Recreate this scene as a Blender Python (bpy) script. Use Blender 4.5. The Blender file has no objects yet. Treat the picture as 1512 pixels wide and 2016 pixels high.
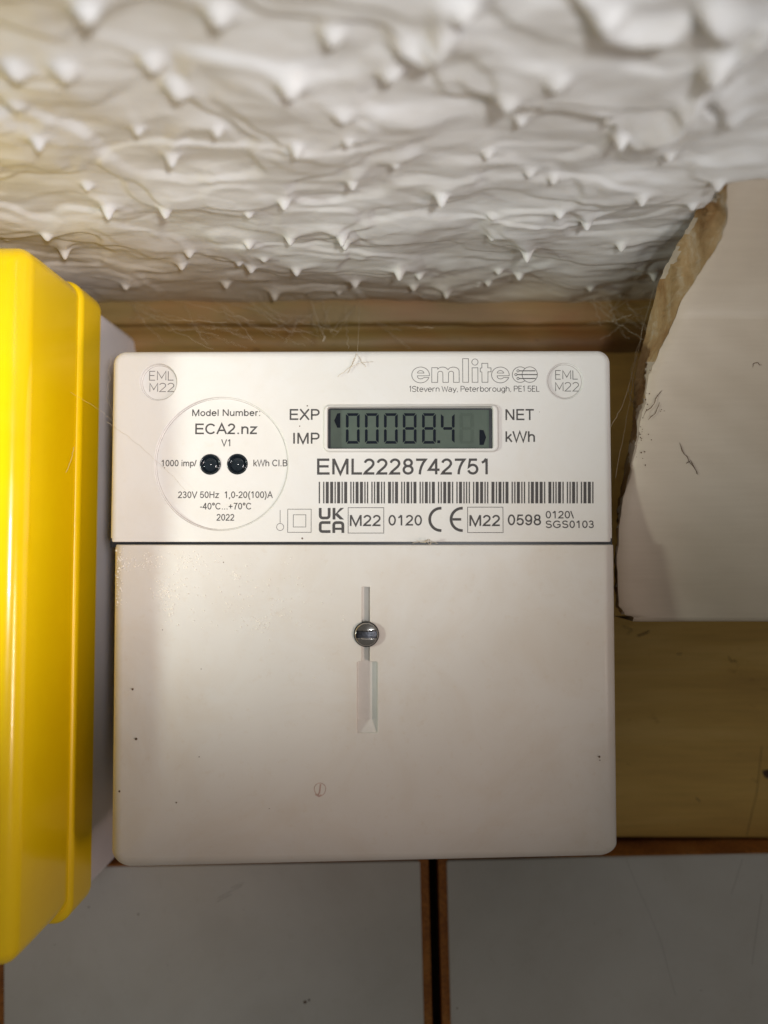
import bpy, bmesh, math, random
import numpy as np
from mathutils import Matrix, Vector, Euler
from mathutils.geometry import tessellate_polygon

random.seed(7)
RNG = np.random.RandomState(11)
MM = 0.001
scene = bpy.context.scene
col = scene.collection

# ------------------------------------------------------------------ camera
# all measures in millimetres: x right, y into the wall, z up; the meter's face is the plane y = 0
FPX = 1550.0                      # focal length in pixels of the 1512 x 2016 picture
CAM = Vector((0.0, -155.0, 0.0))
PITCH = math.atan(73.0 / FPX)
YAW = math.radians(0.5)
cam_data = bpy.data.cameras.new("camera")
cam_data.sensor_fit = 'HORIZONTAL'
cam_data.sensor_width = 24.0
cam_data.lens = 24.0 * FPX / 1512.0
cam_data.clip_start = 0.005
cam_data.clip_end = 10.0
cam_data.dof.use_dof = True
cam_data.dof.focus_distance = 0.158
cam_data.dof.aperture_fstop = 6.8
cam = bpy.data.objects.new("camera", cam_data)
cam.location = CAM * MM
cam.rotation_euler = Euler((math.radians(90) + PITCH, 0, YAW), 'XYZ')
col.objects.link(cam)
scene.camera = cam
RM = Euler((math.radians(90) + PITCH, 0, YAW), 'XYZ').to_matrix()

# ------------------------------------------------------------------ light
scene.view_settings.view_transform = 'Standard'
scene.view_settings.look = 'None'
scene.view_settings.exposure = 0.0
scene.view_settings.gamma = 1.0
world = bpy.data.worlds.new("World")
scene.world = world
world.use_nodes = True
world.node_tree.nodes['Background'].inputs[0].default_value = (1.0, 0.93, 0.82, 1)
world.node_tree.nodes['Background'].inputs[1].default_value = 0.125


def area_light(name, loc, target, size, power, color, shape='DISK', spread=180.0):
    d = bpy.data.lights.new(name, 'AREA')
    d.shape = shape
    if shape == 'RECTANGLE':
        d.size, d.size_y = size[0] * MM, size[1] * MM
    else:
        d.size = size * MM
    d.energy = power
    d.color = color
    d.spread = math.radians(spread)
    o = bpy.data.objects.new(name, d)
    o.location = Vector(loc) * MM
    o.rotation_euler = (Vector(target) - Vector(loc)).to_track_quat('-Z', 'Y').to_euler()
    col.objects.link(o)
    return o



def spot_light(name, loc, target, radius, power, color, cone, blend=1.0):
    d = bpy.data.lights.new(name, 'SPOT')
    d.shadow_soft_size = radius * MM
    d.energy = power
    d.color = color
    d.spot_size = math.radians(cone)
    d.spot_blend = blend
    o = bpy.data.objects.new(name, d)
    o.location = Vector(loc) * MM
    o.rotation_euler = (Vector(target) - Vector(loc)).to_track_quat('-Z', 'Y').to_euler()
    col.objects.link(o)
    return o


spot_light('torch_upwards', (48, -250, -12), (-34, -80, 70), 12, 1.8, (0.98, 0.99, 1.0), 68)
spot_light('torch_from_left', (-240, -112, -5), (-46, 0, 14), 9, 1.7, (0.92, 1.0, 0.90), 33)
spot_light('fill_to_corner', (60, -280, 10), (-69, 10, 20), 8, 0.75, (1.0, 0.82, 0.76), 22)  # added fill that brightens the yellow box's side and base
spot_light('fill_to_panel', (112, -175, -55), (94, -16, 66), 26, 0.60, (0.97, 0.96, 0.95), 46)  # unseen fill, put in to lift the panel and the ceiling's right
spot_light('fill_to_tiles', (-40, -250, -60), (-66, 30, -118), 22, 0.17, (0.94, 1.0, 1.0), 28)  # extra spot without a known source, lightens the left tile
area_light('warm_lamp_right', (120, -130, -50), (-75, 5, 12), (12, 70), 0.020, (1.0, 0.76, 0.66), 'RECTANGLE', 62)

scene.cycles.use_denoising = True
scene.cycles.max_bounces = 8
scene.cycles.caustics_reflective = False
scene.cycles.sample_clamp_indirect = 4.0


# ------------------------------------------------------------------ photo pixel -> point on a real plane
def ray(px, py):
    return RM @ Vector(((px - 756.0) / FPX, -(py - 1008.0) / FPX, -1.0))


def P(px, py, y=0.0):
    r = ray(px, py)
    t = (y - CAM.y) / r.y
    return CAM + r * t


def Pz(px, py, z):
    r = ray(px, py)
    return CAM + r * ((z - CAM.z) / r.z)


# ------------------------------------------------------------------ materials
def ramp(nt, fac, stops):
    r = nt.nodes.new('ShaderNodeValToRGB')
    el = r.color_ramp.elements
    while len(el) < len(stops):
        el.new(0.5)
    for e, (p, c) in zip(el, stops):
        e.position = p
        e.color = (*c, 1)
    nt.links.new(fac, r.inputs[0])
    return r.outputs[0]


def pos_mm(nt, scale=(1, 1, 1)):
    g = nt.nodes.new('ShaderNodeNewGeometry')
    m = nt.nodes.new('ShaderNodeMapping')
    m.vector_type = 'POINT'
    m.inputs['Scale'].default_value = tuple(1000 * s for s in scale)
    nt.links.new(g.outputs['Position'], m.inputs['Vector'])
    return m.outputs[0]


def noise(nt, scale, detail=4, sc3=(1, 1, 1), rough=0.55, dist=0.0):
    n = nt.nodes.new('ShaderNodeTexNoise')
    n.inputs['Scale'].default_value = scale
    n.inputs['Detail'].default_value = detail
    n.inputs['Roughness'].default_value = rough
    n.inputs['Distortion'].default_value = dist
    nt.links.new(pos_mm(nt, sc3), n.inputs['Vector'])
    return n.outputs['Fac']


def mixc(nt, fac, a, b, mode='MIX'):
    m = nt.nodes.new('ShaderNodeMix')
    m.data_type = 'RGBA'
    m.blend_type = mode
    for sock, v in ((m.inputs[0], fac), (m.inputs[6], a), (m.inputs[7], b)):
        if isinstance(v, (int, float)):
            sock.default_value = v
        elif isinstance(v, tuple):
            sock.default_value = (*v, 1)
        else:
            nt.links.new(v, sock)
    return m.outputs[2]


def bump(nt, bsdf, h, strength, dist):
    b = nt.nodes.new('ShaderNodeBump')
    b.inputs['Strength'].default_value = strength
    b.inputs['Distance'].default_value = dist * MM
    nt.links.new(h, b.inputs['Height'])
    nt.links.new(b.outputs[0], bsdf.inputs['Normal'])


def mat(name, base, rough=0.5, spec=0.5, metal=0.0, coat=0.0, sss=0.0, vary=0.0, vscale=0.05,
        bscale=None, bstr=0.2, bdist=0.02, bsc3=(1, 1, 1)):
    m = bpy.data.materials.new(name)
    m.use_nodes = True
    nt = m.node_tree
    b = nt.nodes['Principled BSDF']
    b.inputs['Roughness'].default_value = rough
    b.inputs['Specular IOR Level'].default_value = spec
    b.inputs['Metallic'].default_value = metal
    b.inputs['Coat Weight'].default_value = coat
    if sss:
        b.inputs['Subsurface Weight'].default_value = sss
        b.inputs['Subsurface Radius'].default_value = (1.0, 0.6, 0.2)
        b.inputs['Subsurface Scale'].default_value = 1.0 * MM
    n = noise(nt, vscale, 5)
    dark = tuple(c * (1 - vary) for c in base)
    light = tuple(min(1, c * (1 + vary)) for c in base)
    nt.links.new(ramp(nt, n, [(0.3, dark), (0.7, light)]), b.inputs['Base Color'])
    if bscale:
        bump(nt, b, noise(nt, bscale, 4, bsc3), bstr, bdist)
    return m


M = {}
M['white_plastic'] = mat('white_plastic', (0.73, 0.72, 0.70), 0.42, 0.45, vary=0.02, vscale=0.03, bscale=5.0, bstr=0.15, bdist=0.01)
M['white_plastic_lower'] = mat('white_plastic_lower', (0.70, 0.68, 0.645), 0.38, 0.5, vary=0.03, vscale=0.03, bscale=4.0, bstr=0.2, bdist=0.012)
def grime_and_shade(name, tint, amt, scale):
    m = bpy.data.materials[name]; nt = m.node_tree; b = nt.nodes['Principled BSDF']
    src = b.inputs['Base Color'].links[0].from_socket
    n = ramp(nt, noise(nt, scale, 7, (1, 1, 1), 0.65, 0.8), [(0.42, (1, 1, 1)), (0.75, tint)])
    f = ramp(nt, noise(nt, scale * 14, 4), [(0.60, (1, 1, 1)), (0.74, tuple(1 - (1 - c) * 0.5 for c in tint))])
    c = mixc(nt, amt, mixc(nt, amt, src, n, 'MULTIPLY'), f, 'MULTIPLY')
    nt.links.new(c, b.inputs['Base Color'])
    r = nt.nodes.new('ShaderNodeMapRange'); nt.links.new(noise(nt, scale * 2, 6), r.inputs[0])
    r.inputs[3].default_value = b.inputs['Roughness'].default_value - 0.07
    r.inputs[4].default_value = b.inputs['Roughness'].default_value + 0.14
    nt.links.new(r.outputs[0], b.inputs['Roughness'])


grime_and_shade('white_plastic', (0.95, 0.92, 0.87), 0.7, 0.06)
grime_and_shade('white_plastic_lower', (0.93, 0.88, 0.82), 0.9, 0.05)
M['slot_plastic'] = mat('slot_plastic', (0.68, 0.67, 0.64), 0.5, vary=0.04, vscale=0.4)
M['ink'] = mat('grey_ink', (0.07, 0.066, 0.066), 0.6, 0.3, vary=0.1, vscale=3)
M['ink_light'] = mat('light_grey_ink', (0.14, 0.136, 0.132), 0.6, 0.3, vary=0.1, vscale=3)
M['black'] = mat('black_plastic', (0.012, 0.014, 0.018), 0.35, vary=0.2, vscale=1)
M['lens'] = mat('dark_lens', (0.012, 0.018, 0.024), 0.12, 0.6, vary=0.2, vscale=1)
M['lcd'] = mat('lcd_grey_green', (0.085, 0.112, 0.092), 0.45, 0.2, vary=0.06, vscale=0.3)
M['lcd_ghost'] = mat('lcd_ghost_segment', (0.079, 0.104, 0.086), 0.5, 0.15, vary=0.06, vscale=0.3)
M['lcd_dark'] = mat('lcd_dark_segment', (0.006, 0.009, 0.016), 0.5, 0.1, vary=0.15, vscale=1)
M['chrome'] = mat('screw_metal', (0.50, 0.48, 0.46), 0.17, metal=1.0, vary=0.1, vscale=0.8, bscale=1.2, bstr=0.12, bdist=0.05)
M['yellow'] = mat('yellow_plastic', (1.0, 0.69, 0.002), 0.18, 0.5, coat=0.25, vary=0.015, vscale=0.05, bscale=1.6, bstr=0.03, bdist=0.01)
M['yellow_matte'] = mat('yellow_textured_plastic', (1.0, 0.68, 0.002), 0.30, 0.55, vary=0.02, vscale=0.05, bscale=4.0, bstr=0.5, bdist=0.035)
M['grey_white'] = mat('grey_white_plastic', (0.82, 0.80, 0.86), 0.45, vary=0.03, vscale=0.1, bscale=3.0, bstr=0.1, bdist=0.01)
M['glaze'] = mat('white_tile_glaze', (0.62, 0.61, 0.59), 0.28, 0.5, vary=0.05, vscale=0.04, bscale=0.15, bstr=0.05, bdist=0.1)
grime_and_shade('white_tile_glaze', (0.90, 0.88, 0.85), 0.7, 0.03)
grime_and_shade('yellow_plastic', (0.97, 0.93, 0.8), 0.7, 0.08)
M['dirt'] = mat('brown_dirt', (0.10, 0.055, 0.03), 0.8, vary=0.4, vscale=2)
M['dust'] = mat('white_dust', (0.85, 0.82, 0.76), 0.35, 0.7, vary=0.1, vscale=2)
M['grime_and_shade'] = mat('grey_corner_shade', (0.46, 0.43, 0.40), 0.7, vary=0.2, vscale=1)  # shade tone painted into the recess corners
M['slot_metal'] = mat('dark_slot_metal', (0.09, 0.095, 0.11), 0.35, metal=1.0, vary=0.4, vscale=1.5, bscale=2, bstr=0.5, bdist=0.1)
M['web'] = mat('cobweb_silk', (0.55, 0.47, 0.36), 0.6, vary=0.2, vscale=2)
M['stain'] = mat('pink_stain', (0.50, 0.36, 0.32), 0.6, vary=0.2, vscale=2)
M['gap'] = mat('dark_gap', (0.03, 0.024, 0.018), 0.9, vary=0.4, vscale=0.5, bscale=1, bstr=0.5, bdist=0.3)


def mat_terracotta():
    m = bpy.data.materials.new('terracotta_biscuit'); m.use_nodes = True
    nt = m.node_tree; b = nt.nodes['Principled BSDF']
    b.inputs['Roughness'].default_value = 0.75
    c = ramp(nt, noise(nt, 0.12, 6), [(0.3, (0.30, 0.10, 0.018)), (0.55, (0.44, 0.16, 0.028)), (0.75, (0.48, 0.21, 0.05))])
    d = ramp(nt, noise(nt, 1.5, 4), [(0.35, (0.6, 0.6, 0.6)), (0.6, (1, 1, 1))])
    nt.links.new(mixc(nt, 1.0, c, d, 'MULTIPLY'), b.inputs['Base Color'])
    bump(nt, b, noise(nt, 1.5, 5), 0.5, 0.1)
    return m


def mat_wood(g=2.15, nm='yellowed_board', brown=False):
    m = bpy.data.materials.new(nm); m.use_nodes = True
    nt = m.node_tree; b = nt.nodes['Principled BSDF']
    b.inputs['Roughness'].default_value = 0.55
    c = ramp(nt, noise(nt, 0.05, 7, (0.35, 1, 2.2), 0.6, 0.4), [(0.25, (0.27 * g, 0.165 * g, 0.045 * g)), (0.5, (0.34 * g, 0.22 * g, 0.060 * g)), (0.75, (0.40 * g, 0.275 * g, 0.095 * g))])
    d = ramp(nt, noise(nt, 0.6, 6, (0.08, 1, 2.0)), [(0.3, (0.90, 0.90, 0.88)), (0.6, (1, 1, 1))])
    e = ramp(nt, noise(nt, 0.25, 3, (1, 1, 1.6), 0.4, 1.0), [(0.24, (0.7, 0.62, 0.55)), (0.30, (1, 1, 1))])
    c = mixc(nt, 1.0, c, d, 'MULTIPLY')
    if brown:
        c = mixc(nt, 1.0, c, ramp(nt, noise(nt, 0.03, 5, (1, 1, 2)), [(0.35, (1.15, 0.78, 0.75)), (0.62, (1, 1, 1))]), 'MULTIPLY')
    nt.links.new(mixc(nt, 1.0, c, e, 'MULTIPLY'), b.inputs['Base Color'])
    bump(nt, b, noise(nt, 0.8, 5, (0.15, 1, 2.0)), 0.3, 0.15)
    return m


def mat_ceiling():
    m = bpy.data.materials.new('painted_artex_plaster'); m.use_nodes = True
    nt = m.node_tree; b = nt.nodes['Principled BSDF']
    b.inputs['Roughness'].default_value = 0.34
    b.inputs['Specular IOR Level'].default_value = 0.55
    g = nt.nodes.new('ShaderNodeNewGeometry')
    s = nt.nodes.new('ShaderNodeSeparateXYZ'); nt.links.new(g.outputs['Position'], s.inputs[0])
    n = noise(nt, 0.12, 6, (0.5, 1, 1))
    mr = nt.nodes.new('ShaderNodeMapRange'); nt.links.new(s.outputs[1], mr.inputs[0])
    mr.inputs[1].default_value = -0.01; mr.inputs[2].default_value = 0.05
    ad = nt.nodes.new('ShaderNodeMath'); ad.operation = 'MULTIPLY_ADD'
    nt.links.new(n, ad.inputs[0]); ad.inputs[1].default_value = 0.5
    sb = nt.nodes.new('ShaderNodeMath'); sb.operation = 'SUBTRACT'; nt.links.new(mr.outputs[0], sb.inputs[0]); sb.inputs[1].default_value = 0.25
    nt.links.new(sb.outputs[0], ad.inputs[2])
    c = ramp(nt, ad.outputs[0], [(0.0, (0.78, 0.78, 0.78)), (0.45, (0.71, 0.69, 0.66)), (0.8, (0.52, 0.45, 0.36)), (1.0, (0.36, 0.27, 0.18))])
    d = ramp(nt, noise(nt, 0.5, 6, (0.35, 1, 1)), [(0.25, (0.90, 0.88, 0.85)), (0.6, (1, 1, 1))])
    nt.links.new(mixc(nt, 1.0, c, d, 'MULTIPLY'), b.inputs['Base Color'])
    bump(nt, b, noise(nt, 0.8, 6, (0.4, 1, 1)), 0.22, 0.2)
    return m


def mat_panel():
    m = bpy.data.materials.new('cream_painted_plaster'); m.use_nodes = True
    nt = m.node_tree; b = nt.nodes['Principled BSDF']
    b.inputs['Roughness'].default_value = 0.5
    c = ramp(nt, noise(nt, 0.05, 6, (0.7, 1, 1)), [(0.3, (0.49, 0.41, 0.32)), (0.7, (0.56, 0.48, 0.39))])
    d = ramp(nt, noise(nt, 0.9, 6, (0.08, 1, 1.6)), [(0.3, (0.96, 0.955, 0.95)), (0.65, (1, 1, 1))])
    nt.links.new(mixc(nt, 1.0, c, d, 'MULTIPLY'), b.inputs['Base Color'])
    bump(nt, b, noise(nt, 0.5, 6, (0.15, 1, 1)), 0.25, 0.12)
    return m


def mat_edge():
    m = bpy.data.materials.new('broken_plaster_edge'); m.use_nodes = True
    nt = m.node_tree; b = nt.nodes['Principled BSDF']
    b.inputs['Roughness'].default_value = 0.75
    c = ramp(nt, noise(nt, 0.16, 7, (1, 0.6, 0.35), 0.65, 0.6), [(0.28, (0.12, 0.065, 0.03)), (0.42, (0.30, 0.17, 0.065)), (0.55, (0.40, 0.27, 0.13)), (0.66, (0.50, 0.43, 0.33))])
    nt.links.new(c, b.inputs['Base Color'])
    bump(nt, b, noise(nt, 0.6, 6), 0.6, 0.4)
    return m


M['terracotta'] = mat_terracotta()
M['wood'] = mat_wood()
M['grimy_wood'] = mat_wood(0.72, 'grimy_moulding_paint', True)
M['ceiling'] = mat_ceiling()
M['panel'] = mat_panel()
M['edge'] = mat_edge()

# ------------------------------------------------------------------ object helpers
WLOC = {}


def tag(o, label=None, cat=None, group=None, kind=None):
    if label: o['label'] = label
    if cat: o['category'] = cat
    if group: o['group'] = group
    if kind: o['kind'] = kind
    return o


def link(o, loc, parent):
    w = Vector(loc)
    WLOC[o.name] = w
    col.objects.link(o)
    if parent is not None:
        o.parent = parent
        o.location = (w - WLOC[parent.name]) * MM
    else:
        o.location = w * MM
    return o


def empty(name, loc):
    o = bpy.data.objects.new(name, None)
    o.empty_display_size = 0.01
    return link(o, loc, None)


class MB:
    """collects geometry in world millimetres, built as ONE mesh object"""

    def __init__(self):
        self.v = []; self.f = []; self.mi = []

    def add(self, vs, fs, mi=0):
        k = len(self.v)
        self.v += [tuple(p) for p in vs]
        self.f += [tuple(i + k for i in q) for q in fs]
        self.mi += [mi] * len(fs)

    def loops(self, loops, close_last=False, mi=0):
        n = len(loops[0]); vs = [p for l in loops for p in l]; fs = []
        for a in range(len(loops) - 1):
            for i in range(n):
                j = (i + 1) % n
                fs.append((a * n + i, a * n + j, (a + 1) * n + j, (a + 1) * n + i))
        self.add(vs, fs, mi)

    def fill(self, outer, holes=(), y=0.0, mi=0, yf=None):
        """flat face in the plane y facing the camera; outer/holes lists of (x, z)"""
        polys = [[Vector((p[0], p[1], 0)) for p in q] for q in [outer, *holes]]
        tris = tessellate_polygon(polys)
        flat = [p for q in polys for p in q]
        vs = [(p.x, (yf(p.x, p.y) if yf else y), p.y) for p in flat]
        fs = []
        for a, b, c in tris:
            A, B, C = flat[a], flat[b], flat[c]
            cr = (B.x - A.x) * (C.y - A.y) - (B.y - A.y) * (C.x - A.x)
            fs.append((a, b, c) if cr > 0 else (a, c, b))
        self.add(vs, fs, mi)

    def box(self, x0, x1, y0, y1, z0, z1, mi=0):
        vs = [(x, y, z) for x in (x0, x1) for y in (y0, y1) for z in (z0, z1)]
        fs = [(0, 1, 3, 2), (4, 6, 7, 5), (0, 4, 5, 1), (2, 3, 7, 6), (0, 2, 6, 4), (1, 5, 7, 3)]
        self.add(vs, fs, mi)

    def tube(self, pts, r, n=5, mi=0):
        pts = [Vector(p) for p in pts]; rings = []
        for i, p in enumerate(pts):
            t = (pts[min(i + 1, len(pts) - 1)] - pts[max(i - 1, 0)]).normalized()
            a = t.orthogonal().normalized() if i == 0 else (a - t * a.dot(t)).normalized()
            b = t.cross(a)
            rr = r[i] if isinstance(r, list) else r
            rings.append([p + (a * math.cos(6.2832 * k / n) + b * math.sin(6.2832 * k / n)) * rr for k in range(n)])
        self.loops(rings, mi=mi)

    def build(self, name, mats, parent=None, smooth=False, angle=None, recalc=False):
        mats = mats if isinstance(mats, (list, tuple)) else [mats]
        a = np.array(self.v, dtype=float)
        lo, hi = a.min(0), a.max(0)
        org = ((lo[0] + hi[0]) / 2, hi[1], lo[2])
        me = bpy.data.meshes.new(name)
        me.from_pydata([tuple(p) for p in (a - np.array(org)) * MM], [], self.f)
        for mm in mats: me.materials.append(M[mm])
        me.polygons.foreach_set('material_index', self.mi)
        if recalc:
            bm = bmesh.new(); bm.from_mesh(me)
            bmesh.ops.remove_doubles(bm, verts=bm.verts, dist=1e-6)
            bmesh.ops.recalc_face_normals(bm, faces=bm.faces)
            bm.to_mesh(me); bm.free()
        if smooth:
            me.polygons.foreach_set('use_smooth', [True] * len(me.polygons))
            if angle: me.set_sharp_from_angle(angle=math.radians(angle))
        me.update()
        o = bpy.data.objects.new(name, me)
        return link(o, org, parent)


def rrect(x0, x1, z0, z1, r, seg=6, inset=0.0):
    x0 += inset; x1 -= inset; z0 += inset; z1 -= inset
    r = max(r - inset, 0.02)
    out = []
    for cx, cz, a0 in ((x1 - r, z1 - r, 0), (x0 + r, z1 - r, 90), (x0 + r, z0 + r, 180), (x1 - r, z0 + r, 270)):
        for k in range(seg + 1):
            a = math.radians(a0 + 90 * k / seg)
            out.append((cx + r * math.cos(a), cz + r * math.sin(a)))
    return out


def circ(cx, cz, r, n=48, inset=0.0):
    return [(cx + (r - inset) * math.cos(2 * math.pi * k / n), cz + (r - inset) * math.sin(2 * math.pi * k / n)) for k in range(n)]


def offset(poly, d):
    """inset a counter-clockwise polygon by d"""
    n = len(poly); out = []
    for i in range(n):
        a, b, c = Vector(poly[i - 1]), Vector(poly[i]), Vector(poly[(i + 1) % n])
        e1, e2 = (b - a).normalized(), (c - b).normalized()
        n1, n2 = Vector((-e1.y, e1.x)), Vector((-e2.y, e2.x))
        m = n1 + n2
        if m.length < 1e-6: m = n1
        m = m.normalized(); k = d / max(0.5, m.dot(n1))
        out.append((b.x + m.x * k, b.y + m.y * k))
    return out


def recess(mb, fn, y0, depth, r=0.18, floor=True, mi=0, fmi=None, yfl=None, fr=None):
    """hole edge rolled over with radius r, wall down to depth (positive = into the body), inner fillet, floor"""
    L = []
    fr = r if fr is None else fr
    s = 1 if depth > 0 else -1
    L.append([(x, y0, z) for x, z in fn(0)])
    for k in range(0, 5):
        a = math.pi / 2 * k / 4
        L.append([(x, y0 + s * r * (1 - math.cos(a)), z) for x, z in fn(0.03 + r * math.sin(a))])
    base = 0.03 + r
    for k in range(0, 5):
        a = math.pi / 2 * k / 4
        L.append([(x, y0 + depth - s * fr * (1 - math.sin(a)), z) for x, z in fn(base + 0.05 + fr * (1 - math.cos(a)))])
    mb.loops(L, mi=mi)
    end = fn(base + 0.05 + fr)
    if floor:
        mb.fill(end, y=y0 + depth, mi=mi if fmi is None else fmi)
    return end


def ribbon(mb, pts, w, y, closed=False, mi=0):
    """flat stroke of width w in the plane y; pts (x, z)"""
    pts = [Vector(p) for p in pts]
    n = len(pts); L = []; R = []
    for i in range(n):
        if closed: a, c = pts[i - 1], pts[(i + 1) % n]
        else: a, c = pts[max(i - 1, 0)], pts[min(i + 1, n - 1)]
        b = pts[i]
        e1 = (b - a) if (b - a).length > 1e-9 else (c - b)
        e2 = (c - b) if (c - b).length > 1e-9 else (b - a)
        e1 = e1.normalized(); e2 = e2.normalized()
        n1, n2 = Vector((-e1.y, e1.x)), Vector((-e2.y, e2.x))
        m = (n1 + n2)
        m = n1 if m.length < 1e-6 else m.normalized()
        k = w / 2 / max(0.45, m.dot(n1))
        L.append(b + m * k); R.append(b - m * k)
    vs = [(p.x, y, p.y) for p in L] + [(p.x, y, p.y) for p in R]
    fs = []
    for i in range(n if closed else n - 1):
        j = (i + 1) % n
        fs.append((i, n + i, n + j, j))
    mb.add(vs, fs, mi)


# ------------------------------------------------------------------ lettering
def arc(cx, cy, rx, ry, a0, a1, n=10):
    return [(cx + rx * math.cos(math.radians(a0 + (a1 - a0) * k / n)), cy + ry * math.sin(math.radians(a0 + (a1 - a0) * k / n))) for k in range(n + 1)]


def bowl(x, cy, rx, ry): return arc(x, cy, rx, ry, 90, -90, 10)


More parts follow.
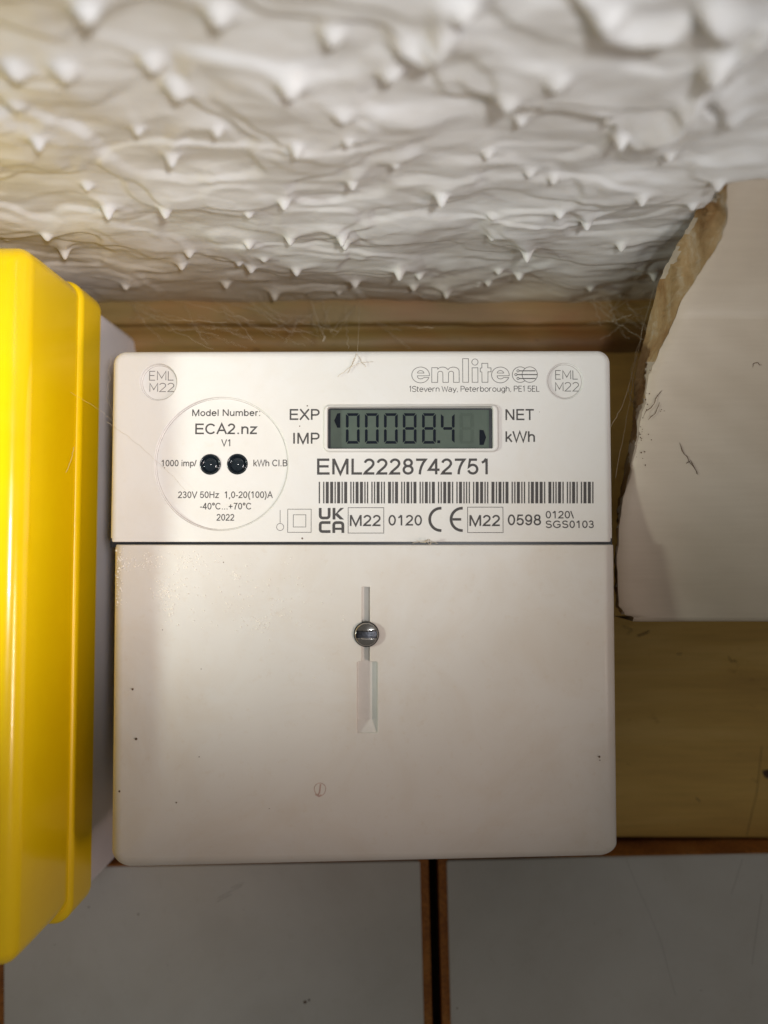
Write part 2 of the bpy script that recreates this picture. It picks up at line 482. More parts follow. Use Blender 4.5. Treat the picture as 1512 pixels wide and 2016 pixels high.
# upright grotesque letters as centre lines; capital height 10 with a stroke of 1.25 (advance, strokes)
k6 = 0.62
AR = {
    '0': (7.8, [arc(3.9, 5, 2.65, 4.4, 90, 450, 26)]),
    '1': (7.8, [[(1.6, 7.4), (3.0, 8.2), (4.2, 9.9)], [(4.45, 10), (4.45, 0)]]),
    '2': (7.8, [arc(3.8, 6.95, 2.55, 2.45, 170, -15, 11) + [(5.4, 4.9), (3.2, 2.9), (1.7, 1.5), (1.15, k6), (6.95, k6)]]),
    '3': (7.8, [arc(3.7, 7.3, 2.2, 2.15, 165, -80, 11) + [(3.1, 5.15)], [(3.1, 5.2)] + arc(3.7, 2.95, 2.6, 2.4, 82, -165, 12)]),
    '4': (7.8, [[(7.3, 2.95), (0.95, 2.95), (5.05, 9.3)], [(5.25, 10), (5.25, 0)]]),
    '5': (7.8, [[(6.5, 9.3), (2.3, 9.3), (1.5, 4.75)] + arc(3.9, 3.3, 2.7, 2.75, 125, -165, 15)]),
    '7': (7.8, [[(0.9, 9.3), (6.6, 9.3), (5.2, 7.3), (4.1, 4.9), (3.4, 2.4), (3.15, 0)]]),
    '8': (7.8, [arc(3.9, 7.35, 2.2, 2.1, 90, 450, 20), arc(3.9, 2.95, 2.65, 2.4, 90, 450, 20)]),
    '9': (7.8, [arc(3.8, 6.6, 2.55, 2.8, 0, 360, 20), [(6.4, 6.6), (6.35, 4.4)] + arc(3.7, 3.6, 2.6, 3.0, 0, -155, 10)]),
    'E': (9.3, [[(8.4, 9.38), (1.7, 9.38), (1.7, k6), (8.6, k6)], [(1.7, 5.15), (8.0, 5.15)]]),
    'M': (11.6, [[(1.6, 0), (1.6, 10)], [(1.75, 9.9), (5.8, 0.4), (9.85, 9.9)], [(10.0, 10), (10.0, 0)]]),
    'L': (7.8, [[(1.6, 10), (1.6, k6), (7.3, k6)]]),
    'N': (10.1, [[(1.6, 0), (1.6, 10)], [(1.8, 9.6), (8.3, 0.4)], [(8.5, 10), (8.5, 0)]]),
    'T': (8.5, [[(0.3, 9.38), (8.2, 9.38)], [(4.25, 9.4), (4.25, 0)]]),
    'X': (9.3, [[(0.7, 0), (8.5, 10)], [(8.6, 0), (0.9, 10)]]),
    'P': (9.3, [[(1.7, 0), (1.7, 9.38), (5.4, 9.38)] + arc(5.4, 6.95, 2.5, 2.43, 90, -90, 10) + [(1.7, 4.52)]]),
    'I': (3.9, [[(1.95, 0), (1.95, 10)]]),
    'C': (10.1, [arc(5.2, 5, 4.1, 4.4, 38, 322, 26)]),
    'A': (9.3, [[(0.6, 0), (4.65, 9.8), (8.7, 0)], [(2.2, 3.55), (7.1, 3.55)]]),
    'V': (9.3, [[(0.6, 10), (4.65, 0.3), (8.7, 10)]]),
    'G': (10.9, [arc(5.5, 5, 4.3, 4.4, 38, 318, 26) + [(9.3, 2.4), (9.3, 4.6), (5.7, 4.6)]]),
    'S': (9.3, [arc(4.6, 7.3, 2.9, 2.15, 15, 245, 12) + [(4.6, 5.05)] + arc(4.7, 2.9, 3.2, 2.3, 70, -165, 13)]),
    'W': (13.2, [[(0.6, 10), (3.5, 0.3), (6.6, 9.6), (9.7, 0.3), (12.6, 10)]]),
    'H': (10.1, [[(1.7, 0), (1.7, 10)], [(8.4, 0), (8.4, 10)], [(1.7, 5.3), (8.4, 5.3)]]),
    'B': (9.3, [[(1.7, 0.0), (1.7, 9.38), (5.0, 9.38)] + arc(5.0, 7.35, 2.3, 2.03, 90, -90, 9) + [(1.7, 5.32)], [(4.8, 5.2)] + arc(5.3, 2.95, 2.6, 2.33, 90, -90, 9) + [(1.7, k6)]]),
    'o': (7.8, [arc(3.9, 3.6, 2.75, 3.05, 90, 450, 22)]),
    'd': (7.8, [arc(3.6, 3.6, 2.5, 3.05, 0, 360, 20), [(6.25, 0), (6.25, 10)]]),
    'b': (7.8, [arc(4.1, 3.6, 2.5, 3.05, 180, 540, 20), [(1.45, 0), (1.45, 10)]]),
    'p': (7.8, [arc(4.1, 3.6, 2.5, 3.05, 180, 540, 20), [(1.45, -2.8), (1.45, 7.1)]]),
    'e': (7.8, [[(1.3, 3.9), (6.6, 3.9)] + arc(3.9, 3.6, 2.75, 3.05, 4, 322, 20)]),
    'l': (3.1, [[(1.55, 0), (1.55, 10)]]),
    'i': (3.1, [[(1.55, 0), (1.55, 7.2)], [(1.55, 8.7), (1.55, 10)]]),
    'u': (7.8, [[(1.4, 7.2), (1.4, 2.6)] + arc(3.5, 2.6, 2.1, 2.0, 180, 300, 8) + [(6.2, 2.6)], [(6.3, 7.2), (6.3, 0)]]),
    'n': (7.8, [[(1.45, 0), (1.45, 7.2)], [(1.5, 4.4)] + arc(4.0, 4.7, 2.3, 1.95, 150, 0, 9) + [(6.3, 0)]]),
    'h': (7.8, [[(1.45, 0), (1.45, 10)], [(1.5, 4.4)] + arc(4.0, 4.7, 2.3, 1.95, 150, 0, 9) + [(6.3, 0)]]),
    'm': (11.6, [[(1.45, 0), (1.45, 7.2)], [(1.5, 4.6)] + arc(3.7, 4.8, 2.0, 1.85, 150, 0, 9) + [(5.8, 0)], [(5.8, 4.6)] + arc(8.1, 4.8, 2.0, 1.85, 150, 0, 9) + [(10.1, 0)]]),
    'r': (4.7, [[(1.45, 0), (1.45, 7.2)], [(1.5, 4.6)] + arc(3.7, 4.5, 2.2, 2.1, 165, 75, 6)]),
    'z': (7.0, [[(0.7, 6.6), (5.9, 6.6), (0.9, 0.75)], [(0.4, k6), (6.5, k6)]]),
    'k': (7.0, [[(1.45, 0), (1.45, 10)], [(6.0, 7.2), (1.5, 2.7)], [(3.2, 4.4), (6.4, 0)]]),
    '.': (3.9, [[(1.95, 0), (1.95, 1.35)]]),
    ':': (3.9, [[(1.95, 0), (1.95, 1.35)], [(1.95, 5.85), (1.95, 7.2)]]),
    ',': (3.9, [[(1.95, 1.35), (1.95, 0), (1.3, -1.8)]]),
    '/': (3.9, [[(0.3, 0), (3.6, 10)]]),
    '\\': (3.9, [[(3.6, 0), (0.3, 10)]]),
    '-': (4.7, [[(0.6, 3.6), (4.1, 3.6)]]),
    '+': (8.2, [[(0.9, 4.6), (7.3, 4.6)], [(4.1, 1.4), (4.1, 7.8)]]),
    '(': (4.7, [[(3.9, 10.2), (2.5, 8), (1.8, 5.4), (1.8, 3.4), (2.5, 0), (3.9, -2.6)]]),
    ')': (4.7, [[(0.8, 10.2), (2.2, 8), (2.9, 5.4), (2.9, 3.4), (2.2, 0), (0.8, -2.6)]]),
    '°': (5.6, [arc(2.8, 8.2, 1.5, 1.5, 0, 360, 14)]),
}


def text(mb, s, x0, x1, zb, h, y, weight=1.5):
    """letters fitted between x0 and x1 on the baseline zb with capital height h"""
    pen = 0; items = []
    for ch in s:
        if ch == ' ': pen += 3.9; continue
        items.append((pen, AR[ch][1])); pen += AR[ch][0]
    xs = [p + q[0] for p, sp in items for l in sp for q in l]
    lo, hi = min(xs) - 0.6, max(xs) + 0.6
    k = (x1 - x0) / (hi - lo); kz = h / 10.0; w = weight * (k + kz) / 2
    n = 0
    for pen, sp in items:
        for l in sp:
            n += 1
            ribbon(mb, [(x0 + (pen + a - lo) * k, zb + b * kz) for a, b in l], w, y - 0.0004 * (n % 3))


# thin single-stroke letters: capital height 10, x height 7
ST = {
    '1': (4.4, [[(0.6, 8.2), (2.4, 10), (2.4, 0)]]),
    'S': (6.4, [arc(3.2, 7.6, 2.7, 2.4, 20, 250, 12) + arc(3.0, 2.5, 2.9, 2.5, 75, -160, 12)]),
    't': (4.0, [[(1.2, 9.4), (1.2, 1.6)] + arc(2.7, 1.5, 1.5, 1.5, 180, 280, 5), [(0, 7), (3.6, 7)]]),
    'e': (6.2, [[(0.4, 3.7), (5.2, 3.7)] + arc(2.8, 3.5, 2.5, 3.5, 0, 310, 18)]),
    'v': (5.8, [[(0.2, 7), (2.8, 0), (5.4, 7)]]),
    'r': (4.6, [[(0.7, 0), (0.7, 7)], arc(2.9, 4.6, 2.2, 2.4, 180, 70, 7)]),
    'n': (6.2, [[(0.7, 0), (0.7, 7)], arc(3.0, 4.4, 2.3, 2.6, 180, 0, 9) + [(5.3, 0)]]),
    'W': (9.6, [[(0.2, 10), (2.4, 0), (4.7, 9), (7.0, 0), (9.2, 10)]]),
    'a': (6.2, [arc(2.8, 4.9, 2.2, 2.1, 150, 0, 8) + [(5.0, 0)], [(5.0, 4.2), (2.6, 4.0)] + arc(2.3, 2.0, 2.0, 2.0, 90, 270, 8) + [(5.0, 1.0)]]),
    'y': (5.8, [[(0.2, 7), (2.9, 0.2)], [(5.4, 7), (2.4, -1.6), (0.9, -2.6)]]),
    ',': (2.6, [[(1.0, 0.9), (0.7, -1.2)]]),
    'P': (6.6, [[(0.7, 0), (0.7, 10), (3.4, 10)] + arc(3.4, 7.4, 2.6, 2.6, 90, -90, 9) + [(0.7, 4.8)]]),
    'b': (6.4, [[(0.7, 10), (0.7, 0)], arc(3.1, 3.5, 2.4, 3.5, 180, -180, 18)]),
    'o': (6.4, [arc(3.1, 3.5, 2.6, 3.5, 180, -180, 18)]),
    'u': (6.2, [[(0.7, 7)] + arc(3.0, 2.6, 2.3, 2.6, 180, 360, 9) + [(5.3, 7)], [(5.3, 2.6), (5.3, 0)]]),
    'g': (6.4, [arc(3.0, 3.5, 2.4, 3.5, 0, 360, 18), [(5.4, 7), (5.4, -0.6)] + arc(3.1, -0.6, 2.3, 2.2, 0, -150, 8)]),
    'h': (6.2, [[(0.7, 0), (0.7, 10)], arc(3.0, 4.4, 2.3, 2.6, 180, 0, 9) + [(5.3, 0)]]),
    'E': (6.0, [[(5.2, 10), (0.7, 10), (0.7, 0), (5.2, 0)], [(0.7, 5.2), (4.6, 5.2)]]),
    '5': (6.2, [[(5.0, 10), (1.2, 10), (0.8, 5.3)] + arc(2.8, 3.1, 2.6, 3.1, 120, -150, 14)]),
    'L': (5.4, [[(0.7, 10), (0.7, 0), (5.0, 0)]]),
    'M': (8.6, [[(0.7, 0), (0.7, 10), (4.2, 2.2), (7.7, 10), (7.7, 0)]]),
    '2': (7.0, [arc(3.2, 7.2, 2.7, 2.8, 165, -30, 12) + [(0.5, 0), (6.1, 0)]]),
}


def strokes(mb, s, x0, x1, zb, h, w, y):
    pen = 0; items = []
    for ch in s:
        if ch == ' ': pen += 2.6; continue
        items.append((pen, ST[ch][1])); pen += ST[ch][0] + 0.35
    xs = [p + q[0] for p, sp in items for l in sp for q in l]
    lo, hi = min(xs), max(xs); k = (x1 - x0) / (hi - lo); kz = h / 10.0
    for pen, sp in items:
        for l in sp:
            ribbon(mb, [(x0 + (pen + a - lo) * k, zb + b * kz) for a, b in l], w, y)

# ================================================================== SETTING
YW = 45.0          # the back wall, 200 mm from the camera
ZC = 63.0          # underside of the textured ceiling

# --- the wall: one painted board, with a moulding under the ceiling and tiles below
mb = MB()
mb.box(-160, 160, YW, YW + 12, -71.5, ZC + 12)
wall = tag(mb.build('wall', 'wood'), 'yellowed grimy wall board behind and to the right of the meter', kind='structure')
mb = MB()
mb.box(-160, 160, YW + 4, YW + 12, -230, -71.5)
backing = tag(mb.build('wall_backing', 'gap', wall), 'dark backing in the joints of the tiles')

# moulding along the top of the wall behind the meter
prof = [(YW, 66), (YW - 3.2, 66), (YW - 3.2, 57.7), (YW - 2.9, 57.2), (YW - 2.3, 57.0), (YW - 0.9, 56.9), (YW - 0.9, 56.0),
        (YW - 1.4, 55.2), (YW - 1.9, 54.0), (YW - 1.8, 52.6), (YW - 1.2, 51.2), (YW - 0.3, 50.4), (YW, 50.0)]
mb = MB(); NX = 60
for i in range(len(prof) - 1):
    pass
vs = []; fs = []
for k in range(NX + 1):
    x = -160 + 320 * k / NX
    for (yy, zz) in prof:
        vs.append((x, yy + 0.15 * math.sin(x * 0.31 + zz), zz + 0.18 * math.sin(x * 0.11 + 1) + 0.1 * math.sin(x * 0.5)))
npf = len(prof)
for k in range(NX):
    for i in range(npf - 1):
        fs.append((k * npf + i, k * npf + i + 1, (k + 1) * npf + i + 1, (k + 1) * npf + i))
mb.add(vs, fs)
tag(mb.build('wooden_moulding', 'grimy_wood', smooth=True, angle=40, recalc=True),
    'grimy olive brown wooden moulding along the wall just above the meter', 'moulding')

# --- tiles: white glazed face on a terracotta body, tilted a little
TILT = math.radians(1.3)
p_top = P(1220, 1684, 37.0)                      # a point of the tiles' top edge
ca, sa = math.cos(TILT), math.sin(TILT)
p_gap = P(857, 1850, 37.0)


def tl(u, v, y):                                  # tile-row coordinates: u along, v up from the top edge
    return (p_top.x + u * ca - v * sa, y, p_top.z + u * sa + v * ca)


gu = (p_gap.x - p_top.x) * ca + (p_gap.z - p_top.z) * sa
TW, TG = 104.0, 2.3
lefts = [gu + TG / 2, gu - TG / 2 - TW, gu - TG * 1.5 - 2 * TW]
for i, u0 in enumerate(lefts):
    u1 = u0 + TW

    def slab(mb, a0, a1, b0, b1, y0, y1, r, round_, mi=0):
        L = []
        for ins, yy in ([(0, y1), (0, y0 + round_)] + [(round_ * (1 - math.cos(t)), y0 + round_ * (1 - math.sin(t))) for t in (0.4, 0.8, 1.2, 1.5708)]):
            L.append([tl(u, v, yy) for u, v in rrect(a0, a1, b0, b1, r, 5, ins)])
        mb.loops(L, mi=mi)
        mb.add(L[-1], [tuple(range(len(L[-1])))[::-1]], mi)
    mb = MB(); slab(mb, u0, u1, -TW, 0, 37.5, YW + 3.9, 0.5, 0.3)
    t = mb.build('tile', 'terracotta', wall, smooth=True, angle=35, recalc=True)
    mb = MB(); slab(mb, u0 + 2.0, u1 - 2.0, -TW + 1.6, -0.35, 36.9, 37.6, 0.8, 0.45)
    g = mb.build('glaze', 'glaze', t, smooth=True, angle=35, recalc=True)


# --- the ceiling: stippled and combed plaster with hanging points, real relief
def vnoise(shape, cell, seed):
    """smooth value noise on a grid; cell = (cells across x, cells across y)"""
    r = np.random.RandomState(seed)
    nx, ny = int(cell[0]) + 4, int(cell[1]) + 4
    g = r.rand(nx, ny) * 2 - 1
    X = np.linspace(1, nx - 2.001, shape[0]); Y = np.linspace(1, ny - 2.001, shape[1])

    def cub(a, X, axis):
        i = X.astype(int); t = X - i
        w = [(-t + 2 * t**2 - t**3) / 2, (2 - 5 * t**2 + 3 * t**3) / 2, (t + 4 * t**2 - 3 * t**3) / 2, (-t**2 + t**3) / 2]
        out = 0
        for k in range(4):
            sl = np.take(a, np.clip(i + k - 1, 0, a.shape[axis] - 1), axis=axis)
            out = out + sl * (w[k][:, None] if axis == 0 else w[k][None, :])
        return out
    return cub(cub(g, X, 0), Y, 1)


CX0, CX1, CY0, CY1, ST_ = -118.0, 118.0, -128.0, 46.0, 0.36
nx = int((CX1 - CX0) / ST_) + 1; ny = int((CY1 - CY0) / ST_) + 1
gx = np.linspace(CX0, CX1, nx); gy = np.linspace(CY0, CY1, ny)
H = np.zeros((nx, ny))
ridge = np.zeros((nx, ny))


def stamp(x, y, h, wn, wf, wx, F):
    R = 3.2 * max(wn, wf, wx)
    i0, i1 = np.searchsorted(gx, [x - R, x + R]); j0, j1 = np.searchsorted(gy, [y - R, y + R])
    if i1 <= i0 or j1 <= j0: return
    dx = gx[i0:i1, None] - x; dy = gy[None, j0:j1] - y
    w = np.where(dy < 0, wn, wf)
    v = h * np.exp(-(dx / wx)**2 - np.abs(dy / w)**1.6)
    F[i0:i1, j0:j1] = np.maximum(F[i0:i1, j0:j1], v)


def drip(x, y, h, r0, F):
    R = 7 * r0
    i0, i1 = np.searchsorted(gx, [x - R, x + R]); j0, j1 = np.searchsorted(gy, [y - R, y + R])
    if i1 <= i0 or j1 <= j0: return
    rr = np.sqrt((gx[i0:i1, None] - x)**2 + (gy[None, j0:j1] - y)**2)
    v = h * (0.62 * np.exp(-(rr / (0.92 * r0))**2.8) + 0.38 * np.exp(-rr / (1.9 * r0)))
    F[i0:i1, j0:j1] = np.maximum(F[i0:i1, j0:j1], v)


TIPS = [(211, 440, 4.2), (324, 436, 4.0), (337, 334, 3.0), (171, 390, 2.5), (583, 299, 3.0), (694, 377, 3.0), (686, 274, 2.2),
        (560, 412, 3.0), (490, 427, 2.2), (73, 287, 3.0), (271, 281, 2.5), (126, 161, 3.0), (573, 176, 3.0), (347, 201, 2.4), (676, 221, 1.8),
        (90, 470, 2.6), (571, 478, 2.6), (674, 475, 2.8), (25, 150, 2.4), (654, 90, 2.4), (427, 266, 1.8), (1026, 261, 2.6), (1225, 276, 2.6),
        (1199, 244, 2.2), (961, 324, 2.4), (1091, 372, 2.8), (1044, 357, 2.0), (870, 402, 3.0), (1267, 392, 2.8), (1157, 455, 3.2), (1104, 422, 2.0),
        (1365, 405, 2.2), (1320, 312, 2.0), (1099, 166, 2.6), (968, 437, 1.8), (968, 475, 2.2), (1416, 146, 4.0), (852, 105, 2.6), (913, 45, 3.0),
        (1416, 357, 2.4), (126, 520, 3.8), (490, 490, 2.6), (679, 486, 2.6), (357, 525, 2.0), (493, 536, 3.0), (583, 531, 2.4), (699, 563, 2.8),
        (540, 590, 2.4), (445, 571, 2.4), (246, 566, 2.2), (372, 503, 1.8), (520, 508, 1.6), (1039, 518, 4.4), (787, 541, 3.2), (1023, 564, 3.4),
        (880, 584, 3.0), (1225, 501, 3.4), (983, 546, 1.8), (827, 548, 2.0), (963, 568, 2.0), (815, 568, 2.0), (1164, 571, 2.2), (1290, 558, 3.0),
        (430, 60, 2.6), (170, 40, 3.0), (1200, 40, 3.0), (300, 150, 2.0), (770, 160, 2.2), (1000, 200, 2.0), (780, 330, 1.6), (30, 220, 2.4)]
tips = []
for px, py, h in TIPS:
    q = Pz(px, py, ZC - h * 0.9)
    tips.append((q.x, q.y, h * random.uniform(0.62, 1.05)))
for (x, y, h) in tips:
    near = (y < -45)
    drip(x, y, h * (1.1 if near else 1.0), (1.75 if near else 1.0) * (0.75 + 0.1 * h), H)
# lips of smeared plaster running between some of the points
for i, (x, y, h) in enumerate(tips):
    for side in (-1, 1):
        q = random.random()
        if q < 0.34: continue
        cand = [(abs(x2 - x) + 1.6 * abs(y2 - y), x2, y2, h2) for j, (x2, y2, h2) in enumerate(tips)
                if j != i and 2.5 < side * (x2 - x) < 22 and abs(y2 - y) < 9]
        if cand and side > 0 and q > 0.45:
            _, x2, y2, h2 = min(cand); bow = random.uniform(0.08, 0.30)
        else:
            L = random.uniform(4, 13); x2 = x + side * L; y2 = y - random.uniform(-3, 5); h2 = 0.1; bow = random.uniform(-0.05, 0.25)
        D = math.hypot(x2 - x, y2 - y); n = max(8, int(D / 0.5)); wob = random.uniform(0.2, 0.9); ph = random.uniform(0, 6)
        wn = random.uniform(1.2, 3.6); wf = random.uniform(0.55, 1.3); amp = random.uniform(0.25, 0.62)
        for k in range(n + 1):
            t = k / n
            xx = x + (x2 - x) * t; yy = y + (y2 - y) * t - bow * D * 4 * t * (1 - t) + wob * math.sin(7 * t + ph) * math.sin(math.pi * t)
            hh = amp * (h * (1 - t) + h2 * t) * (0.5 + 0.5 * (2 * t - 1)**2)
            stamp(xx, yy, hh, wn, wf, 0.9, ridge)
# many lesser smears, long and low
for k in range(120):
    x = random.uniform(CX0, CX1); y = random.uniform(CY0, 44) if k % 3 else random.uniform(0, 45)
    L = random.uniform(3, 20); bow = random.uniform(-0.1, 0.16) * L; h = random.uniform(0.15, 0.7) * (1.35 if y < -40 else 1)
    sl = random.uniform(-0.45, 0.3) if y > -30 else random.uniform(-0.9, 0.6); n = int(L / 0.5)
    wn = random.uniform(1.5, 4.0); wf = random.uniform(0.6, 1.6); ph = random.uniform(0, 6); wob = random.uniform(0, 0.6)
    for q in range(n + 1):
        t = q / n
        stamp(x + (t - 0.5) * L, y + sl * (t - 0.5) * L - bow * 4 * t * (1 - t) + wob * math.sin(8 * t + ph), h * math.sin(math.pi * t)**0.7, wn, wf, 0.8, ridge)
    if random.random() < 0.22: drip(x + L / 2 * 0.6, y + sl * L / 2 * 0.6, h * 1.8, 0.75, H)
# the big sweeping folds at top right
for pts in ([(1400, 10), (1440, 60), (1405, 130), (1395, 170), (1340, 230), (1250, 275)], [(1512, 60), (1450, 110), (1420, 170), (1440, 250)],
            [(1150, -20), (1200, 40), (1240, 60), (1330, 60)], [(880, 20), (870, 80), (840, 110), (780, 90)]):
    qs = [Pz(a, b, ZC - 1.5) for a, b in pts]
    for a, b in zip(qs, qs[1:]):
        n = max(4, int((b - a).length / 0.4))
        for k in range(n):
            p = a.lerp(b, k / n); stamp(p.x, p.y, 2.4, 1.9, 1.1, 1.5, ridge)
# soften the lips a little, unevenly
for _ in range(4):
    ridge[1:-1, :] = (ridge[:-2, :] + 2 * ridge[1:-1, :] + ridge[2:, :]) / 4
    ridge[:, 1:-1] = (ridge[:, :-2] + 2 * ridge[:, 1:-1] + ridge[:, 2:]) / 4
ridge *= 1.0 + 0.45 * vnoise((nx, ny), (48, 36), 3)
H = np.maximum(H, ridge) + 0.25 * np.minimum(H, ridge)
def sstep(v, a, b):
    u = np.clip((v - a) / (b - a), 0, 1); return u * u * (3 - 2 * u)


# overlapping layers left by the trowel, with soft irregular fronts
w1 = vnoise((nx, ny), (17, 15), 21) + 0.25 * vnoise((nx, ny), (44, 36), 22)
w2 = vnoise((nx, ny), (11, 17), 23) + 0.30 * vnoise((nx, ny), (30, 36), 24)
w3 = vnoise((nx, ny), (30, 30), 25) + 0.30 * vnoise((nx, ny), (60, 70), 26)
back = (0.55 + 0.45 * np.clip((10 - gy) / 40, 0, 1))[None, :]
H += back * (0.85 * sstep(w1, -0.10, 0.16) + 0.6 * sstep(w2, 0.05, 0.28) + 0.12 * sstep(w3, 0.12, 0.34) + 0.5 * sstep(w1, 0.35, 0.6))
H *= 0.86
H += 0.8 * vnoise((nx, ny), (15, 13), 4) + 0.20 * vnoise((nx, ny), (34, 40), 5) + 0.07 * vnoise((nx, ny), (70, 110), 6)
# flatten towards the moulding at the wall
fade = np.clip((YW - 1.0 - gy) / 5.0, 0, 1)[None, :]
H = H * (0.25 + 0.75 * fade)
X = gx[:, None] + 0 * H; Y = gy[None, :] + 0.22 * H; Z = ZC - H
V = np.stack([X, Y, Z], -1).reshape(-1, 3)
ii = np.arange(nx * ny).reshape(nx, ny)
F = np.stack([ii[:-1, :-1], ii[:-1, 1:], ii[1:, 1:], ii[1:, :-1]], -1).reshape(-1, 4)
org = np.array([0, 45.0, ZC])
me = bpy.data.meshes.new('ceiling')
me.vertices.add(len(V)); me.vertices.foreach_set('co', ((V - org) * MM).ravel())
me.loops.add(F.size); me.loops.foreach_set('vertex_index', F.ravel().astype(np.int32))
me.polygons.add(len(F)); me.polygons.foreach_set('loop_start', np.arange(0, F.size, 4, dtype=np.int32))
me.polygons.foreach_set('use_smooth', np.ones(len(F), dtype=bool))
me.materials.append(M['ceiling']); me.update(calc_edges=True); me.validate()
ceil = link(bpy.data.objects.new('ceiling', me), tuple(org), None)
tag(ceil, 'white stippled plaster ceiling with hanging drips above the meter', kind='structure')
mb = MB(); mb.box(-160, 160, -128, YW + 12, ZC + 2.4, ZC + 12)
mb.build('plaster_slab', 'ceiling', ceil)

# --- broken plaster panel at the right
FR = [(1446, 318), (1438, 360), (1434, 394), (1434, 426), (1422, 471), (1397, 508), (1375, 544), (1343, 595), (1320, 654), (1292, 709), (1280, 736), (1274, 791),
      (1263, 827), (1258, 864), (1249, 896), (1247, 928), (1228, 987), (1222, 1042), (1217, 1110), (1219, 1193), (1231, 1210), (1247, 1215)]
BK = [(1400, 330), (1385, 372), (1372, 398), (1366, 430), (1336, 476), (1317, 512), (1297, 553), (1281, 617), (1267, 672), (1254, 718), (1248, 760), (1247, 791),
      (1246, 815), (1247, 840), (1240, 866), (1236, 890), (1219, 992), (1215, 1050), (1213, 1100), (1214, 1190), (1225, 1206), (1240, 1211)]


def ypanel(z):
    t = min(1, max(0, (z + 17) / 72.0)); t = t * t * (3 - 2 * t) * 0.5 + 0.5 * t
    y = 6 - 10 * t
    if z > 45: y -= (z - 45)**1.5 * 0.33
    return y


def Pp(px, py, dy=0.0):
    y = 10.0
    for _ in range(60):
        q = P(px, py, y); y = 0.7 * y + 0.3 * (ypanel(q.z) + dy)
    return P(px, py, y)


def resample(pts, n):
    out = []; m = len(pts) - 1
    for k in range(n):
        t = k / (n - 1) * m; i = min(int(t), m - 1); u = t - i
        out.append((pts[i][0] * (1 - u) + pts[i + 1][0] * u, pts[i][1] * (1 - u) + pts[i + 1][1] * u))
    return out


NR = 150
fr = resample(FR, NR); bk = resample(BK, NR)
jr = random.Random(3)
walk = 0; fedge = []; bedge = []
for k in range(NR):
    walk = 0.8 * walk + jr.uniform(-1.3, 1.3)
    fedge.append(Pp(fr[k][0] + walk, fr[k][1] + 0.4 * jr.uniform(-1, 1)))
    dep = 17 if k < NR * 0.55 else 17
    bedge.append(Pp(bk[k][0] + 0.7 * jr.uniform(-2, 2), bk[k][1], dep))
mb = MB()
# front sheet: rows from the broken edge to the right
NC = 46; vs = []; fs = []
for k in range(NR):
    a = fedge[k]
    for c in range(NC):
        t = (c / (NC - 1))**1.5
        x = a.x + (125 - a.x) * t
        z = a.z if k < NR - 14 else a.z + (fedge[NR - 1].z + 0.25 * math.sin(x * 0.2) - a.z) * 0.0
        rnd = 0.9 * math.exp(-(x - a.x) / 1.1)
        y = ypanel(z) + rnd + 0.35 * math.sin(x * 0.13 + z * 0.09) + 0.04 * math.sin(x * 0.5 + z * 0.7)
        if 50 < z: y += 0.5 * math.sin(x * 0.9 + 2) * (z - 50) / 12
        vs.append((x, y, z))
for k in range(NR - 1):
    for c in range(NC - 1):
        fs.append((k * NC + c, (k + 1) * NC + c, (k + 1) * NC + c + 1, k * NC + c + 1))
mb.add(vs, fs)
# bottom edge rolled back
zb = fedge[-1].z; row = vs[(NR - 1) * NC:]
L = [row]
for q in range(1, 5):
    a = math.pi / 2 * q / 4
    L.append([(x, y + 1.4 * (1 - math.cos(a)) + (0 if q < 4 else 14), z - 1.0 * math.sin(a)) for x, y, z in row])
vv = [p for l in L for p in l]; ff = []
for q in range(len(L) - 1):
    for c in range(NC - 1):
        ff.append((q * NC + c, (q + 1) * NC + c, (q + 1) * NC + c + 1, q * NC + c + 1))
mb.add(vv, ff)
panel = mb.build('plaster_panel', 'panel', smooth=True)
tag(panel, 'cream painted plaster panel with a broken curved left edge at the right of the meter', 'plaster panel')
mb = MB(); NE = 9; vs = []; fs = []
for k in range(NR):
    a = fedge[k]; b = bedge[k]
    a = Vector((a.x, ypanel(a.z) + 0.9, a.z))
    for e in range(NE):
        t = e / (NE - 1); p = a.lerp(b, t)
        amp = 0.55 * math.sin(math.pi * t)
        p = p + Vector((amp * (math.sin(k * 0.33 + e) + jr.uniform(-1, 1) * 0.6), 0, amp * jr.uniform(-0.5, 0.5)))
        vs.append(tuple(p))
for k in range(NR - 1):
    for e in range(NE - 1):
        fs.append((k * NE + e, k * NE + e + 1, (k + 1) * NE + e + 1, (k + 1) * NE + e))
mb.add(vs, fs)
for k in range(NR - 1):
    for e in range(NE - 1):
        lim = 3.2 + 2.4 * math.sin(k * 0.21) + 1.2 * math.sin(k * 0.57 + 1)
        if k < NR * 0.30 and e > 8 - lim * (1 - k / (NR * 0.34)) * 1.3: mb.mi[k * (NE - 1) + e] = 1
        if k > NR * 0.42 and e < 2 + 1.5 * math.sin(k * 0.4): mb.mi[k * (NE - 1) + e] = 1
tag(mb.build('broken_edge', ['edge', 'panel'], panel, smooth=True), 'crumbling ochre brown broken edge')
mb = MB()
for q in range(60):
    k = int(jr.triangular(NR * 0.35, NR * 0.78, NR * 0.52)); a = fedge[k]
    x = a.x + jr.expovariate(0.9); z = a.z + jr.uniform(-1, 1); s = jr.uniform(0.05, 0.2); y = ypanel(z) - 0.05 + 0.9 * math.exp(-(x - a.x) / 1.1)
    mb.add([(x + s * jr.uniform(.5, 1) * math.cos(t), y - (0.12 if t < 0 else 0.02), z + s * jr.uniform(.5, 1.2) * math.sin(t)) for t in (0, 1.1, 2.2, 3.3, 4.4, 5.5)], [(0, 1, 2, 3, 4, 5)[::-1]])
tag(mb.build('crumb', 'dirt', panel), kind='stuff')
